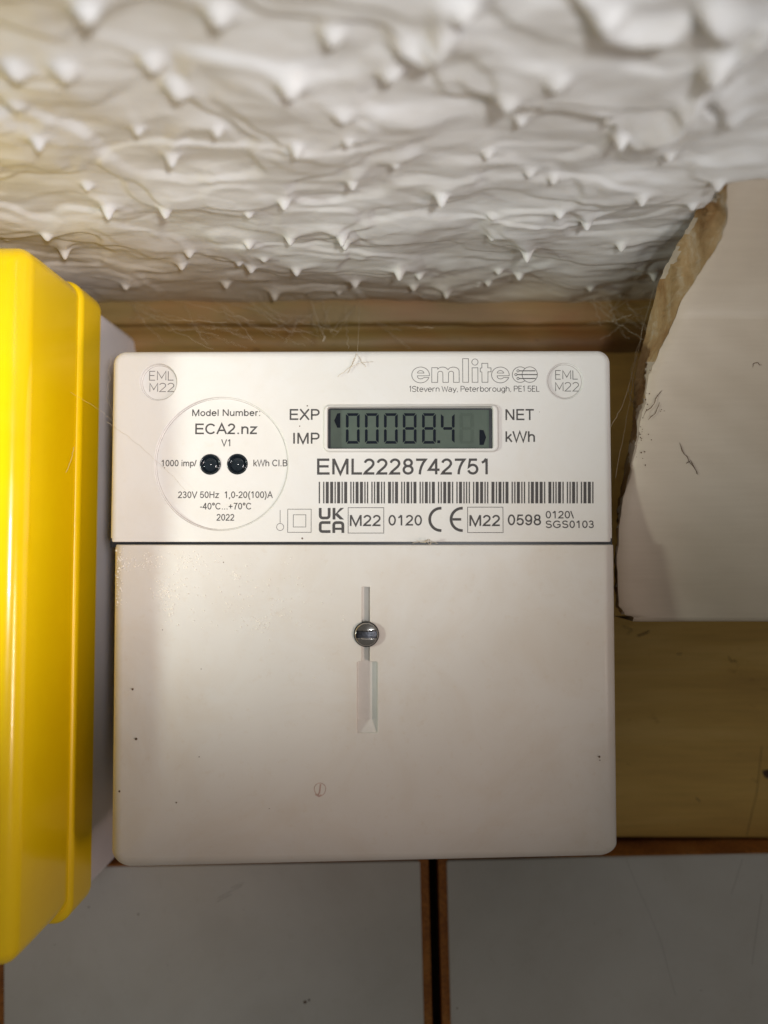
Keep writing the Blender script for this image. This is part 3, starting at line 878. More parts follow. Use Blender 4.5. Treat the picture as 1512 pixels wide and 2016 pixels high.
# dark scuffs on the panel face
for pts in ([(1338, 870), (1345, 890), (1356, 905), (1366, 918)], [(1360, 905), (1372, 928), (1374, 935)], [(1480, 722), (1484, 716), (1492, 715), (1499, 718)],
            [(1264, 820), (1285, 800), (1290, 785), (1303, 768)], [(1275, 828), (1290, 815), (1300, 790)], [(1352, 912), (1358, 905)]):
    mb = MB(); mb.tube([Pp(a + jr.uniform(-2, 2), b + jr.uniform(-2, 2), -0.1) for a, b in resample(pts, 8)], [0.02, .06, .09, .05, .08, .05, .06, .02], 5)
    mb.build('scuff_mark', 'dirt', panel)


# ================================================================== ELECTRICITY METER
def face(px, py, y=0.0):
    q = P(px, py, y); return (q.x, q.z)


UL = face(220, 690); UR = face(1203, 690); UB = face(700, 1067.5)
LX0 = face(214.5, 1400, -0.8)[0]; LX1 = face(1218, 1400, -0.8)[0]
UX0 = face(217, 880)[0]; UX1 = face(1206, 880)[0]
UZ1 = UL[1]; UZ0 = UB[1]
LZ1 = face(700, 1071.5, -0.8)[1]; LZ0 = face(290, 1699, -0.8)[1] - 1.6
meter = empty('electricity_meter', ((UX0 + UX1) / 2, 45, LZ0))
tag(meter, 'white plastic electricity meter with a small grey display and grey printing', 'electricity meter')


def rrect4(x0, x1, z0, z1, rt, rb, seg, ins, seam):
    """rounded rectangle with its own top and bottom corner radii; the seam side is hardly rolled"""
    x0 += ins; x1 -= ins
    it = ins * 0.1 if seam == 'top' else ins
    ib = ins * 0.1 if seam == 'bottom' else ins
    z1 -= it; z0 += ib
    out = []
    for r0, i0, sx, sz, a0 in ((rt, it, 1, 1, 0), (rt, it, 0, 1, 90), (rb, ib, 0, 0, 180), (rb, ib, 1, 0, 270)):
        r = max(r0 - i0, 0.05)
        cx = x1 - r if sx else x0 + r; cz = z1 - r if sz else z0 + r
        for k in range(seg + 1):
            a = math.radians(a0 + 90 * k / seg)
            out.append((cx + r * math.cos(a), cz + r * math.sin(a)))
    return out


def cover(x0, x1, z0, z1, y, ro, rtop, rbot, back, zmap, holes, seam, ycurve=None):
    """shell with rolled edges; front plane y; returns (MB, plate outline)"""
    mb = MB()
    NS = 8; L = []
    # per-side rolls are all ro; loops from the back to the front
    for ins, yy in ([(0.0, back), (0.0, y + ro)] + [(ro * (1 - math.cos(math.pi / 2 * k / NS)), y + ro * (1 - math.sin(math.pi / 2 * k / NS))) for k in range(1, NS + 1)] + [(ro + 0.05, y)]):
        L.append([(x, yy, zmap(x, z, ins)) for x, z in rrect4(x0, x1, z0, z1, rtop, rbot, 10, ins, seam)])
    mb.loops(L)
    if ycurve:
        extra = [L[-1]]
        for ins in (3.2, 4.0, 5.0, 6.0, 7.0, 8.0, 9.0, 10.5, 12.0):
            extra.append([(x, y, zmap(x, z, ins)) for x, z in rrect4(x0, x1, z0, z1, rtop, max(rbot, ins + 0.6), 10, ins, seam)])
        mb.loops(extra); L += extra[1:]
    outer = [(p[0], p[2]) for p in L[-1]]
    mb.fill(outer, holes, y=y)
    if ycurve: mb.v = [(p[0], p[1] + ycurve(p[2]) if p[1] < back - 1 else p[1], p[2]) for p in mb.v]
    return mb


# ---- upper cover with its recesses
zid = lambda x, z, i: z
c1 = face(312, 752); r1 = 3.85
c2 = face(1112.5, 750); r2 = 3.75
c3 = face(436, 912.5); r3 = 13.45
lc0 = face(634, 893); lc1 = face(984, 794)
LCDF = lambda i: rrect(lc0[0], lc1[0], lc0[1], lc1[1], 1.5, 6, i)
mb = cover(UX0, UX1, UZ0, UZ1, 0.0, 1.5, 2.6, 0.35, 15.0, zid, [circ(*c1, r1), circ(*c2, r2), circ(*c3, r3, 96), LCDF(0)], 'bottom')
recess(mb, lambda i: circ(*c1, r1, 48, i), 0, 0.85, 0.14)
recess(mb, lambda i: circ(*c2, r2, 48, i), 0, 0.45, 0.10)
d1 = face(412.5, 913.5); d2 = face(466, 913)
e3 = recess(mb, lambda i: circ(*c3, r3, 96, i), 0, 0.62, 0.12, floor=False)
LEDR = 2.16
mb.fill(e3, [circ(*d1, LEDR, 36), circ(*d2, LEDR, 36)], y=0.62)
for d in (d1, d2):
    recess(mb, lambda i, d=d: circ(*d, LEDR, 36, i), 0.62, 1.6, 0.05, floor=False)
# raised display surround, then the opening
e4 = recess(mb, LCDF, 0, -0.45, 0.30, floor=False, fr=0.30)
lw0 = face(643, 884.5, -0.45); lw1 = face(972.5, 799.5, -0.45)
WIN = lambda i: rrect(lw0[0], lw1[0], lw0[1], lw1[1], 0.55, 5, i)
mb.fill(e4, [WIN(0)], y=-0.45)
recess(mb, WIN, -0.45, 1.6, 0.10, floor=False)
upper = mb.build('upper_cover', 'white_plastic', meter, smooth=True, angle=50)

# corner shade of the round recesses, painted as thin grey lines
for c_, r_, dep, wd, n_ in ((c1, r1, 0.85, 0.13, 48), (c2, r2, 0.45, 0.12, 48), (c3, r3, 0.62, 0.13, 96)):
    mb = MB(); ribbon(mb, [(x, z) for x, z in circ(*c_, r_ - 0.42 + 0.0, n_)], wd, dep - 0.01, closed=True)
    mb.build('shade_line', 'grime_and_shade', upper)
# ---- display
mb = MB(); yl = 0.95
mb.fill([(lw0[0] - 1, lw0[1] - 1), (lw1[0] + 1, lw0[1] - 1), (lw1[0] + 1, lw1[1] + 1), (lw0[0] - 1, lw1[1] + 1)], y=yl)
disp = mb.build('display', 'lcd', meter)
mb = MB()
inn = [face(651, 882, yl - 0.1), face(963, 882, yl - 0.1), face(963, 807, yl - 0.1), face(651, 807, yl - 0.1)]
out = [(lw0[0] - 1, lw0[1] - 1), (lw1[0] + 1, lw0[1] - 1), (lw1[0] + 1, lw1[1] + 1), (lw0[0] - 1, lw1[1] + 1)]
mb.fill(out, [inn], y=yl - 0.1)
mb.build('display_bezel', 'black', disp)
SEG = {'0': 'abcdef', '8': 'abcdefg', '4': 'bcfg'}


def segs(x0, x1, y0, y1, on):
    """seven-segment figure in photo pixels; returns polygons"""
    w = 5.3; g = 0.9; ym = (y0 + y1) / 2
    S = {'a': [(x0 + g + 1, y0), (x1 - g - 1, y0), (x1 - w + 0.5, y0 + w), (x0 + w - 0.5, y0 + w)],
         'd': [(x0 + g + 1, y1), (x1 - g - 1, y1), (x1 - w + 0.5, y1 - w), (x0 + w - 0.5, y1 - w)],
         'f': [(x0, y0 + 1.8), (x0 + w, y0 + w + 1.2), (x0 + w, ym - w / 2 - 1), (x0 + w / 2, ym - 1.2), (x0, ym - 3)],
         'e': [(x0, y1 - 1.8), (x0 + w, y1 - w - 1.2), (x0 + w, ym + w / 2 + 1), (x0 + w / 2, ym + 1.2), (x0, ym + 3)],
         'b': [(x1, y0 + 1.8), (x1 - w, y0 + w + 1.2), (x1 - w, ym - w / 2 - 1), (x1 - w / 2, ym - 1.2), (x1, ym - 3)],
         'c': [(x1, y1 - 1.8), (x1 - w, y1 - w - 1.2), (x1 - w, ym + w / 2 + 1), (x1 - w / 2, ym + 1.2), (x1, ym + 3)],
         'g': [(x0 + w / 2 + 1.6, ym), (x0 + w + 0.6, ym - w / 2), (x1 - w - 0.6, ym - w / 2), (x1 - w / 2 - 1.6, ym), (x1 - w - 0.6, ym + w / 2), (x0 + w + 0.6, ym + w / 2)]}
    return [[face(a, b, yl - 0.05) for a, b in S[k]] for k in on]


def flat(name, polys, m, parent, y):
    mb = MB()
    for p in polys: mb.fill(p, y=y)
    return mb.build(name, m, parent)


for xa, ch in ((681, '0'), (718.5, '0'), (756, '0'), (793, '8'), (831, '8'), (868, '4')):
    flat('display_digit', segs(xa, xa + 27, 813.5, 873.5, SEG[ch]), 'lcd_dark', disp, yl - 0.05)
flat('decimal_point', [[face(a, b, yl - .05) for a, b in ((861, 867), (866.5, 867), (866.5, 872.5), (861, 872.5))]], 'lcd_dark', disp, yl - .05)
flat('unlit_digit', segs(905, 932, 813.5, 873.5, 'abcdefg'), 'lcd_ghost', disp, yl - 0.05)
flat('display_arrow', [[face(a, b, yl - .05) for a, b in ((658, 828), (664, 814), (670, 813), (670, 842), (664, 842))]], 'lcd_dark', disp, yl - .05)
flat('display_arrow', [[face(a, b, yl - .05) for a, b in ((957, 861), (952, 847), (944, 846), (944, 876), (952, 876))]], 'lcd_dark', disp, yl - .05)

# ---- the two dark lenses
for n_, d in enumerate((d1, d2)):
    mb = MB(); L = []
    for rr, yy in ((2.2, 1.9), (2.02, 0.50), (1.94, 0.40), (1.80, 0.42), (1.66, 0.75), (1.60, 1.0), (1.45, 1.05), (1.36, 0.8), (1.1, 0.72), (0.8, 0.74), (0.6, 0.66), (0.35, 0.72), (0.12, 0.60), (0.01, 0.58)):
        L.append([(x, yy + (0.12 if n_ else 0), z) for x, z in circ(*d, rr, 32)])
    mb.loops(L)
    led = mb.build('indicator_lens', 'lens', meter, smooth=True, angle=60)

# ---- printing on the cover
YI = -0.012


def label(name, s, xa, xb, ya, yb, m='ink', y=YI):
    """s printed so its ink spans photo columns xa..xb, capitals from row ya down to the baseline yb"""
    a = face(xa, yb, y); b = face(xb, yb, y); t = face(xa, ya, y)
    mb = MB(); text(mb, s, a[0], b[0], (a[1] + b[1]) / 2, t[1] - a[1], y)
    return mb.build(name, m, upper)


YC = 0.62 + YI
label('model_caption', 'Model Number:', 378.5, 512, 806, 819, 'ink', YC)
label('model_number', 'ECA2.nz', 384.5, 507, 834, 854.5, 'ink', YC)
label('version_number', 'V1', 435.5, 453, 865, 878.5, 'ink', YC)
label('pulse_rate_text', '1000 imp/', 317.5, 387, 905.5, 918, 'ink', YC)
label('pulse_rate_text', 'kWh Cl.B', 499, 565.5, 905, 918, 'ink', YC)
label('rating_text', '230V 50Hz  1,0-20(100)A', 350.5, 537, 967.5, 980.5, 'ink', YC)
label('temperature_text', '-40°C...+70°C', 393, 494.5, 990, 1003, 'ink', YC)
label('year_text', '2022', 426.5, 461.5, 1012, 1025, 'ink', YC)
label('export_text', 'EXP', 570.5, 629, 805.5, 826.5)
label('import_text', 'IMP', 577.5, 629, 852, 873.5)
label('net_text', 'NET', 995.5, 1052.5, 805.5, 827)
label('unit_text', 'kWh', 995.5, 1053, 849, 870)
label('serial_number', 'EML2228742751', 624.5, 960, 903, 934)
label('approval_number', '0120', 765, 830.5, 1014, 1034.5)
label('approval_number', '0598', 1000, 1065, 1013, 1034)
label('approval_number', '0120\\', 1074.5, 1130, 1006, 1020.5)
label('approval_number', 'SGS0103', 1074.5, 1169, 1025, 1039.5)


def frame_rect(mb, xa, ya, xb, yb, w=0.12, y=YI):
    a = face(xa, ya, y); b = face(xb, yb, y)
    ribbon(mb, [(a[0], a[1]), (b[0], a[1]), (b[0], b[1]), (a[0], b[1])], w, y, closed=True)


for xa, xb, ya, yb, ta, tb in ((685.5, 755.5, 999.5, 1049.5, 689, 750.5), (920.5, 990.5, 998.5, 1048.5, 924.5, 985.5)):
    mb = MB(); frame_rect(mb, xa, ya, xb, yb)
    a = face(ta, 1035.5, YI); b = face(tb, 1035.5, YI); t = face(ta, 1014, YI)
    text(mb, 'M22', a[0], b[0], a[1], t[1] - a[1], YI)
    mb.build('metrology_mark', 'ink', upper)
mb = MB(); frame_rect(mb, 566.5, 1002.5, 612.5, 1048); frame_rect(mb, 577.5, 1013.5, 602, 1037.5)
mb.build('double_insulation_mark', 'ink_light', upper)
mb = MB()
ribbon(mb, [face(551.5, 1004, YI), face(551.5, 1030.5, YI)], 0.11, YI)
ribbon(mb, [face(551.5 + 7 * math.cos(t), 1037.5 + 7 * math.sin(t), YI) for t in np.linspace(0, 6.283, 25)[:-1]], 0.11, YI, closed=True)
mb.build('pin_symbol', 'ink_light', upper)


# conformity marks
def px_ribbon(mb, pts, w, closed=False, y=YI):
    ribbon(mb, [face(a, b, y) for a, b in pts], w, y, closed)


Z3 = lambda u, v: (600 + u / 7.56, 990 + v / 7.56)
mb = MB()
U = [(230, 75)] + [(230, 190)] + [(230 + 35 * (1 - math.cos(t)), 190 + 35 * math.sin(t)) for t in (0.5, 1.0, 1.57)] + [(330, 225)] + [(328 + 35 * math.sin(t), 190 + 35 * math.cos(t)) for t in (0.5, 1.0, 1.57)] + [(363, 75)]
px_ribbon(mb, [Z3(*p) for p in U], 0.56)
px_ribbon(mb, [Z3(435, 75), Z3(435, 248)], 0.56)
for q in ([(455, 165), (530, 75), (585, 75), (490, 155), (585, 248), (525, 248), (455, 185)],):
    mb.fill([face(*Z3(*p), YI) for p in q], y=YI)
Cc = [(383, 293), (262, 293)] + [(262 - 32 * math.sin(t), 325 - 32 * math.cos(t)) for t in (0.5, 1.0, 1.57)] + [(230, 395)] + [(262 - 32 * math.cos(t), 395 + 32 * math.sin(t)) for t in (0.5, 1.0, 1.57)] + [(383, 427)]
px_ribbon(mb, [Z3(*p) for p in Cc], 0.56)
Ac = [(432, 448), (432, 325)] + [(467 - 35 * math.cos(t), 330 - 36 * math.sin(t)) for t in (0.5, 1.0, 1.57)] + [(530, 294)] + [(532 + 35 * math.sin(t), 330 - 36 * math.cos(t)) for t in (0.5, 1.0, 1.57)] + [(567, 448)]
px_ribbon(mb, [Z3(*p) for p in Ac], 0.56)
px_ribbon(mb, [Z3(440, 386), Z3(560, 386)], 0.44, y=YI - 0.004)
mb.build('conformity_mark', 'ink', upper)
mb = MB()
px_ribbon(mb, [(868 - 22 * math.sin(t), 1022.5 - 22 * math.cos(t)) for t in np.linspace(-0.05, 3.19, 26)], 0.55)
px_ribbon(mb, [(910 - 22 * math.sin(t), 1022.5 - 22 * math.cos(t)) for t in np.linspace(-0.05, 3.19, 26)], 0.55)
px_ribbon(mb, [(891, 1022.5), (908, 1022.5)], 0.5, y=YI - 0.004)
mb.build('conformity_mark', 'ink', upper)

# barcode (thin and wide bars)
C39 = {'0': 'nnnwwnwnn', '1': 'wnnwnnnnw', '2': 'nnwwnnnnw', '3': 'wnwwnnnnn', '4': 'nnnwwnnnw', '5': 'wnnwwnnnn', '7': 'nnnwnnwnw', '8': 'wnnwnnwnn',
       'E': 'wnnnwwnnn', 'L': 'nnwnnnnww', 'M': 'wnwnnnnwn', '*': 'nwnnwnwnn'}
mods = []; pos = 0
for ch in '*EML2228742751*':
    for k, e in enumerate(C39[ch]):
        w = 1 if e == 'n' else 2.3
        if k % 2 == 0: mods.append((pos, pos + w))
        pos += w
    pos += 1
pos -= 1
mb = MB()
for a, b in mods:
    xa = 627.5 + a / pos * 541; xb = 627.5 + b / pos * 541
    mb.fill([face(xa, 991, YI), face(xb, 991, YI), face(xb, 948.5, YI), face(xa, 948.5, YI)], y=YI)
mb.build('barcode', 'ink', upper)

# maker's outlined lettering
Z1 = lambda u, v: (800 + u / 10.8, 700 + v / 10.8)
mb = MB(); LW = 0.125


def eshape(dx):
    o = [(240 + dx, 372)] + [(300 + 68 * math.cos(t) + dx + 4, 372 - 52 * math.sin(t)) for t in np.linspace(2.9, 0.25, 10)] + [(375 + dx, 372)]
    px_ribbon(mb, [Z1(*p) for p in o], LW, True)
    o = [(490 + dx, 430)] + [(303 + 188 * math.cos(t) + dx, 412 - 168 * math.sin(t)) for t in np.linspace(0.0, 6.283 - 0.36, 44)]
    o += [(480 + dx, 468), (370 + dx, 468), (345 + dx, 490), (300 + dx, 497), (262 + dx, 488), (240 + dx, 462), (236 + dx, 430)]
    px_ribbon(mb, [Z1(*p) for p in o], LW, True)


eshape(0)
m_ = [(540, 570), (540, 258), (665, 258), (668, 290)] + [(770 + 100 * math.cos(t), 300 - 55 * math.sin(t)) for t in np.linspace(2.8, 0.6, 9)] + [(888, 300)] + \
     [(1000 + 122 * math.cos(t), 330 - 85 * math.sin(t)) for t in np.linspace(2.5, 0.0, 10)] + [(1124, 568), (1004, 570), (1004, 375)] + [(952 + 52 * math.cos(t), 372 - 38 * math.sin(t)) for t in np.linspace(0.2, 2.95, 8)] + \
     [(898, 380), (894, 570), (778, 570), (775, 375)] + [(722 + 52 * math.cos(t), 372 - 38 * math.sin(t)) for t in np.linspace(0.2, 2.95, 8)] + [(668, 380), (665, 570)]
px_ribbon(mb, [Z1(*p) for p in m_], LW, True)
px_ribbon(mb, [Z1(*p) for p in ((1197, 66), (1320, 66), (1322, 568), (1200, 568))], LW, True)
px_ribbon(mb, [Z1(1458 + 66 * math.cos(t), 138 + 66 * math.sin(t)) for t in np.linspace(0, 6.283, 30)[:-1]], LW, True)
px_ribbon(mb, [Z1(*p) for p in ((1398, 260), (1520, 260), (1522, 568), (1400, 568))], LW, True)
D = 1404
px_ribbon(mb, [Z1(a + D, b) for a, b in ((200, 165), (328, 165), (328, 262), (396, 262), (396, 345), (332, 345), (330, 568), (205, 568), (202, 350), (168, 345), (168, 268), (202, 262))], LW, True)
eshape(D + 292)
px_ribbon(mb, [Z1(D + 1015 + 165 * math.cos(t), 405 + 165 * math.sin(t)) for t in np.linspace(0.85, 5.43, 40)], LW)
px_ribbon(mb, [Z1(D + 1220 + 162 * math.cos(t), 405 + 165 * math.sin(t)) for t in np.linspace(0, 6.283, 44)[:-1]], LW, True)
mb.build('maker_logo', 'ink_light', upper)
mb = MB()
for (cx, cy, xe) in ((970, 325, 1340), (925, 405, 1385), (970, 488, 1345)):
    px_ribbon(mb, [Z1(D + cx + 24 * math.cos(t), cy + 24 * math.sin(t)) for t in np.linspace(0, 6.283, 18)[:-1]], 0.12, True, y=YI - .004)
    px_ribbon(mb, [Z1(D + cx + 30, cy), Z1(D + xe, cy)], 0.19, y=YI - .004)
mb.build('logo_circuit_lines', 'ink', upper)
a = face(806, 771, YI); b = face(1062, 771, YI); t = face(806, 760.5, YI)
mb = MB(); strokes(mb, '1Stevern Way, Peterborough, PE1 5EL', a[0], b[0], a[1], t[1] - a[1], 0.13, YI)
mb.build('address_text', 'ink', upper)
for (xa, xb, ya, yb, xc, xd, yc, yd, dy) in ((294.5, 341.5, 731, 748.5, 295, 342.5, 754.5, 771, 0.85), (1094, 1137.5, 729.5, 746.5, 1094, 1139.5, 753, 770, 0.45)):
    mb = MB(); yy = dy + YI
    a = face(xa, yb, yy); b = face(xb, yb, yy); t = face(xa, ya, yy)
    strokes(mb, 'EML', a[0], b[0], a[1], t[1] - a[1], 0.15, yy)
    a = face(xc, yd, yy); b = face(xd, yd, yy); t = face(xc, yc, yy)
    strokes(mb, 'M22', a[0], b[0], a[1], t[1] - a[1], 0.15, yy)
    mb.build('seal_stamp', 'ink_light', upper)

# ---- lower cover, gently bowed at its lower edge, with the keyhole slot
YL = -0.8
xc_ = (LX0 + LX1) / 2; hw_ = (LX1 - LX0) / 2


def zlow(x, z, ins):
    t = min(1, max(0, 1 - (z - LZ0) / 14.0)); u = (x - xc_) / hw_
    return z - t * t * (2.3 * (1 - u * u) - 1.6 * u - 1.0)


sc = face(721.5, 1248.5, YL); SR = 2.55
sl = lambda a, b: face(a, b, YL)
x0a, x1a = sl(711, 1200)[0], sl(729.5, 1200)[0]; x0b, x1b = sl(701.5, 1380)[0], sl(745, 1380)[0]
zt, zm, zb_ = sl(720, 1154)[1], sl(720, 1301)[1], sl(720, 1445)[1]
slot = []


def addp(*p): slot.extend(p)


up = math.sqrt(SR**2 - (x1a - sc[0])**2); up2 = math.sqrt(SR**2 - (x0a - sc[0])**2)
# counter-clockwise from the bottom left
addp((x0b, zb_ + .3), (x0b + .3, zb_), (x1b - .3, zb_), (x1b, zb_ + .3), (x1b, zb_ + 2.6), (x1b, zm - .35), (x1b - .35, zm), (x1a, zm), (x1a, sc[1] - up))
a0 = math.atan2(-up, x1a - sc[0]); a1 = math.atan2(up, x1a - sc[0])
for k in range(1, 14): addp((sc[0] + SR * math.cos(a0 + (a1 - a0) * k / 14), sc[1] + SR * math.sin(a0 + (a1 - a0) * k / 14)))
addp((x1a, sc[1] + up), (x1a, zt - .2), (x1a - .2, zt), (x0a + .2, zt), (x0a, zt - .2), (x0a, sc[1] + up2))
a0 = math.atan2(up2, x0a - sc[0]); a1 = math.atan2(-up2, x0a - sc[0]) + 2 * math.pi
for k in range(1, 14): addp((sc[0] + SR * math.cos(a0 + (a1 - a0) * k / 14), sc[1] + SR * math.sin(a0 + (a1 - a0) * k / 14)))
addp((x0a, sc[1] - up2), (x0a, zm), (x0b + .35, zm), (x0b, zm - .35), (x0b, zb_ + 2.6))
mb = cover(LX0, LX1, LZ0, LZ1, YL, 2.6, 0.35, 3.4, 15.0, zlow, [slot], 'top', lambda z: 2.6 * min(1, max(0, (LZ0 + 9.5 - z) / 10.5))**2)
sfn = lambda i: offset(slot, i)
YFL = lambda x, z: YL + 0.25 + 1.0 * min(1, max(0, (z - zb_) / 2.6))
L = [[(x, YL, z) for x, z in sfn(0)]]
for k in range(5):
    a = math.pi / 2 * k / 4
    L.append([(x, YL + 0.16 * (1 - math.cos(a)), z) for x, z in sfn(0.02 + 0.14 * math.sin(a))])
fl = sfn(0.2)
L.append([(x, YFL(x, z), z) for x, z in fl])
mb.loops(L)
lower = mb.build('lower_cover', 'white_plastic_lower', meter, smooth=True, angle=50)
mb = MB()
mb.fill(fl, yf=YFL); mb.build('slot_floor', 'slot_plastic', lower)

# body behind the two covers; its black deepens the shade in the side gap
mb = MB(); mb.box(UX0 + 1.2, UX1 - 1.2, 8, 45, LZ0 + 5, UZ1 - 1.5)
mb.box(UX0 + 0.25, UX1 - 0.25, 0.35, 12, UZ0 - 1.0, UZ0 + 0.8)  # hidden strip added behind the seam to stop light passing through
mb.build('body', 'black', meter)

# screw
mb = MB(); L = []
for rr, yy in ((2.3, 0.6), (2.48, -0.9), (2.46, -1.15)):
    L.append([(x, yy, z) for x, z in circ(*sc, rr, 40)])
mb.loops(L)
mb.loops([[(x, -1.15, z) for x, z in circ(*sc, 2.46, 40)], [(x, -1.05, z) for x, z in circ(*sc, 2.25, 40)]])
screw = mb.build('screw_rim', 'black', meter, smooth=True, angle=50)
mb = MB(); NB = 34; vs = []; idx = {}; fs = []
mb.loops([[(x, yy, z) for x, z in circ(*sc, rr, 40)] for rr, yy in ((2.26, -0.9), (2.27, -1.40), (2.20, -1.52), (2.08, -1.60))])
for i in range(NB + 1):
    for j in range(NB + 1):
        u = -1 + 2 * i / NB; v = -1 + 2 * j / NB
        # square mapped to a disc
        x = u * math.sqrt(1 - v * v / 2); z = v * math.sqrt(1 - u * u / 2); rr = math.hypot(x, z)
        y = -1.60 - 0.26 * (1 - rr * rr)
        dz = abs(z + 0.02 - 0.05 * x * x) * 2.08
        g = max(0.0, min(1.0, (0.78 - dz) / 0.12)); y += 0.34 * g * g * (3 - 2 * g)
        idx[i, j] = len(vs); vs.append((sc[0] + 2.08 * x, y, sc[1] + 2.08 * z))
for i in range(NB):
    for j in range(NB):
        fs.append((idx[i, j], idx[i + 1, j], idx[i + 1, j + 1], idx[i, j + 1]))
k0 = len(mb.f); mb.add(vs, fs)
for q, f in enumerate(fs):
    zc_ = sum(vs[i][2] for i in f) / 4 - sc[1]
    if abs(zc_ + 0.04) < 0.70: mb.mi[k0 + q] = 1  # darker metal on the faces within the slot
mb.build('screw_head', ['chrome', 'slot_metal'], screw, smooth=True)


# marks on the covers
def blob(name, px, py, r, m, parent, y=YL, sq=1.0):
    c = face(px, py, y - 0.02); mb = MB(); n = 10
    ring = [(c[0] + r * random.uniform(.75, 1.1) * math.cos(6.283 * k / n), y - 0.015, c[1] + sq * r * random.uniform(.75, 1.1) * math.sin(6.283 * k / n)) for k in range(n)]
    mb.add(ring + [(c[0], y - 0.08, c[1])], [(k, (k + 1) % n, n) for k in range(n)])
    return mb.build(name, m, parent, smooth=True)


for px, py, r in ((261, 1357, .24), (268, 1455, .26), (235, 1558, .24), (347, 1580, .16), (392, 1490, .13), (440, 1107, .12), (396, 1317, .1), (1180, 1490, .22), (1181, 1497, .12), (320, 1240, .1), (530, 1592, .1)):
    blob('fly_speck', px, py, r, 'dirt', lower)
for px, py, r in ((605, 799, .14), (590, 839, .13), (324, 921, .12), (1062, 811, .08), (595, 1060, .2)):
    blob('fly_speck', px, py, r, 'dirt', upper, 0.0)
c = face(630, 1554, YL - .02); mb = MB()
ribbon(mb, [(c[0] + 1.1 * math.cos(t) * (1 + .04 * math.sin(3 * t)), c[1] + 1.2 * math.sin(t)) for t in np.linspace(0, 6.283, 40)[:-1]], 0.14, YL - .02, True)
ribbon(mb, [(c[0] + 0.1, c[1] + 1.0), (c[0] - 0.1, c[1] - 0.6), (c[0] - 0.5, c[1] - 1.3)], 0.3, YL - .024)
ribbon(mb, [(c[0] - 0.9, c[1] - .9), (c[0] - .2, c[1] - 1.3), (c[0] + .3, c[1] - 1.1)], 0.35, YL - .028)
mb.build('ring_stain', 'stain', lower)
def fleck(name, px, py, r, y, parent, m='dirt'):
    c = P(px, py, y); mb = MB(); n = 7
    ring = [(c.x + r * random.uniform(.5, 1.1) * math.cos(6.283 * k / n), y - 0.01, c.z + r * random.uniform(.5, 1.1) * math.sin(6.283 * k / n)) for k in range(n)]
    mb.add(ring + [(c.x, y - 0.12, c.z)], [(k, (k + 1) % n, n) for k in range(n)])
    return mb.build(name, m, parent)


tl_l = bpy.data.objects['tile.001']; tl_r = bpy.data.objects['tile']
for px, py, r in ((600, 1973, .5), (609, 1969, .3), (272, 1800, .28), (175, 1786, .22), (108, 1860, .14), (330, 1900, .12), (720, 1830, .12), (150, 1960, .12), (480, 1790, .1)):
    fleck('dirt_fleck', px, py, r, 36.88, tl_l)
for px, py, r in ((1170, 1818, .14), (900, 1985, .2), (1010, 1900, .12), (1380, 1950, .15)):
    fleck('dirt_fleck', px, py, r, 36.88, tl_r)
for pts in ([(429, 1768), (450, 1757), (476, 1744)], [(426, 1776), (440, 1768), (456, 1760)], [(455, 1748), (480, 1738)]):
    mb = MB(); mb.tube([P(a, b, 36.88) for a, b in pts], 0.03, 4); mb.build('scratch', 'ink', tl_l)
for pts in ([(1232, 1690), (1248, 1730), (1275, 1790), (1300, 1850), (1330, 1960)], [(1462, 1690), (1450, 1730), (1440, 1760)], [(1500, 1760), (1490, 1830), (1480, 1900)]):
    mb = MB(); mb.tube([P(a, b, 36.88) for a, b in pts], 0.022, 4); mb.build("scratch", 'ink', tl_r)
for pts, r in (([(1255, 1252), (1265, 1249), (1278, 1243)], .16), ([(1434, 1292), (1440, 1303), (1447, 1300), (1450, 1304)], .1), ([(1225, 1232), (1245, 1240), (1235, 1248)], .07), ([(1470, 1645), (1490, 1560), (1500, 1470)], .06), ([(1332, 1288), (1342, 1287)], .1), ([(1370, 1570), (1378, 1578)], .1)):
    mb = MB(); mb.tube([P(a, b, YW - 0.03) for a, b in pts], r, 5); mb.build('scuff_mark', 'dirt', wall)
fleck('stain_spot', 1510, 1522, 1.4, YW - 0.02, wall)
# white dust flakes in drifts
mb = MB(); dr = random.Random(5)
clusters = [(238, 1110, 10, 28, 60), (290, 1105, 30, 14, 70), (320, 1160, 14, 18, 70), (335, 1190, 12, 28, 70), (360, 1130, 22, 30, 50), (400, 1100, 30, 20, 50),
            (440, 1180, 60, 50, 60), (505, 1228, 16, 12, 45), (545, 1205, 20, 14, 25), (466, 1133, 5, 4, 22), (600, 1200, 80, 60, 30), (235, 1160, 6, 30, 30), (520, 1130, 80, 30, 30)]
for cx, cy, sx, sy, n in clusters:
    for _ in range(n):
        px = dr.gauss(cx, sx * .8); py = dr.gauss(cy, sy * .8)
        if not (226 < px < 1150 and 1080 < py < 1680): continue
        c = face(px, py, YL); s = dr.uniform(0.08, 0.27); a = dr.uniform(0, 3)
        mb.add([(c[0] + s * math.cos(a + t), YL - 0.01, c[1] + s * dr.uniform(.4, 1) * math.sin(a + t)) for t in (0, 1.57, 3.14, 4.71)] + [(c[0], YL - s * 0.7, c[1])],
               [(0, 1, 4), (1, 2, 4), (2, 3, 4), (3, 0, 4)])
tag(mb.build('dust_flakes', 'dust', lower), kind='stuff')

# ================================================================== YELLOW METER at the left
XS = -65.5        # its right-hand side
BT, BB = 56.2, -74.2
XL = -175.0
root = empty('yellow_meter', ((XS + XL) / 2, 45, BB))
tag(root, 'glossy yellow covered meter box on a pale grey base at the left edge', 'meter box')


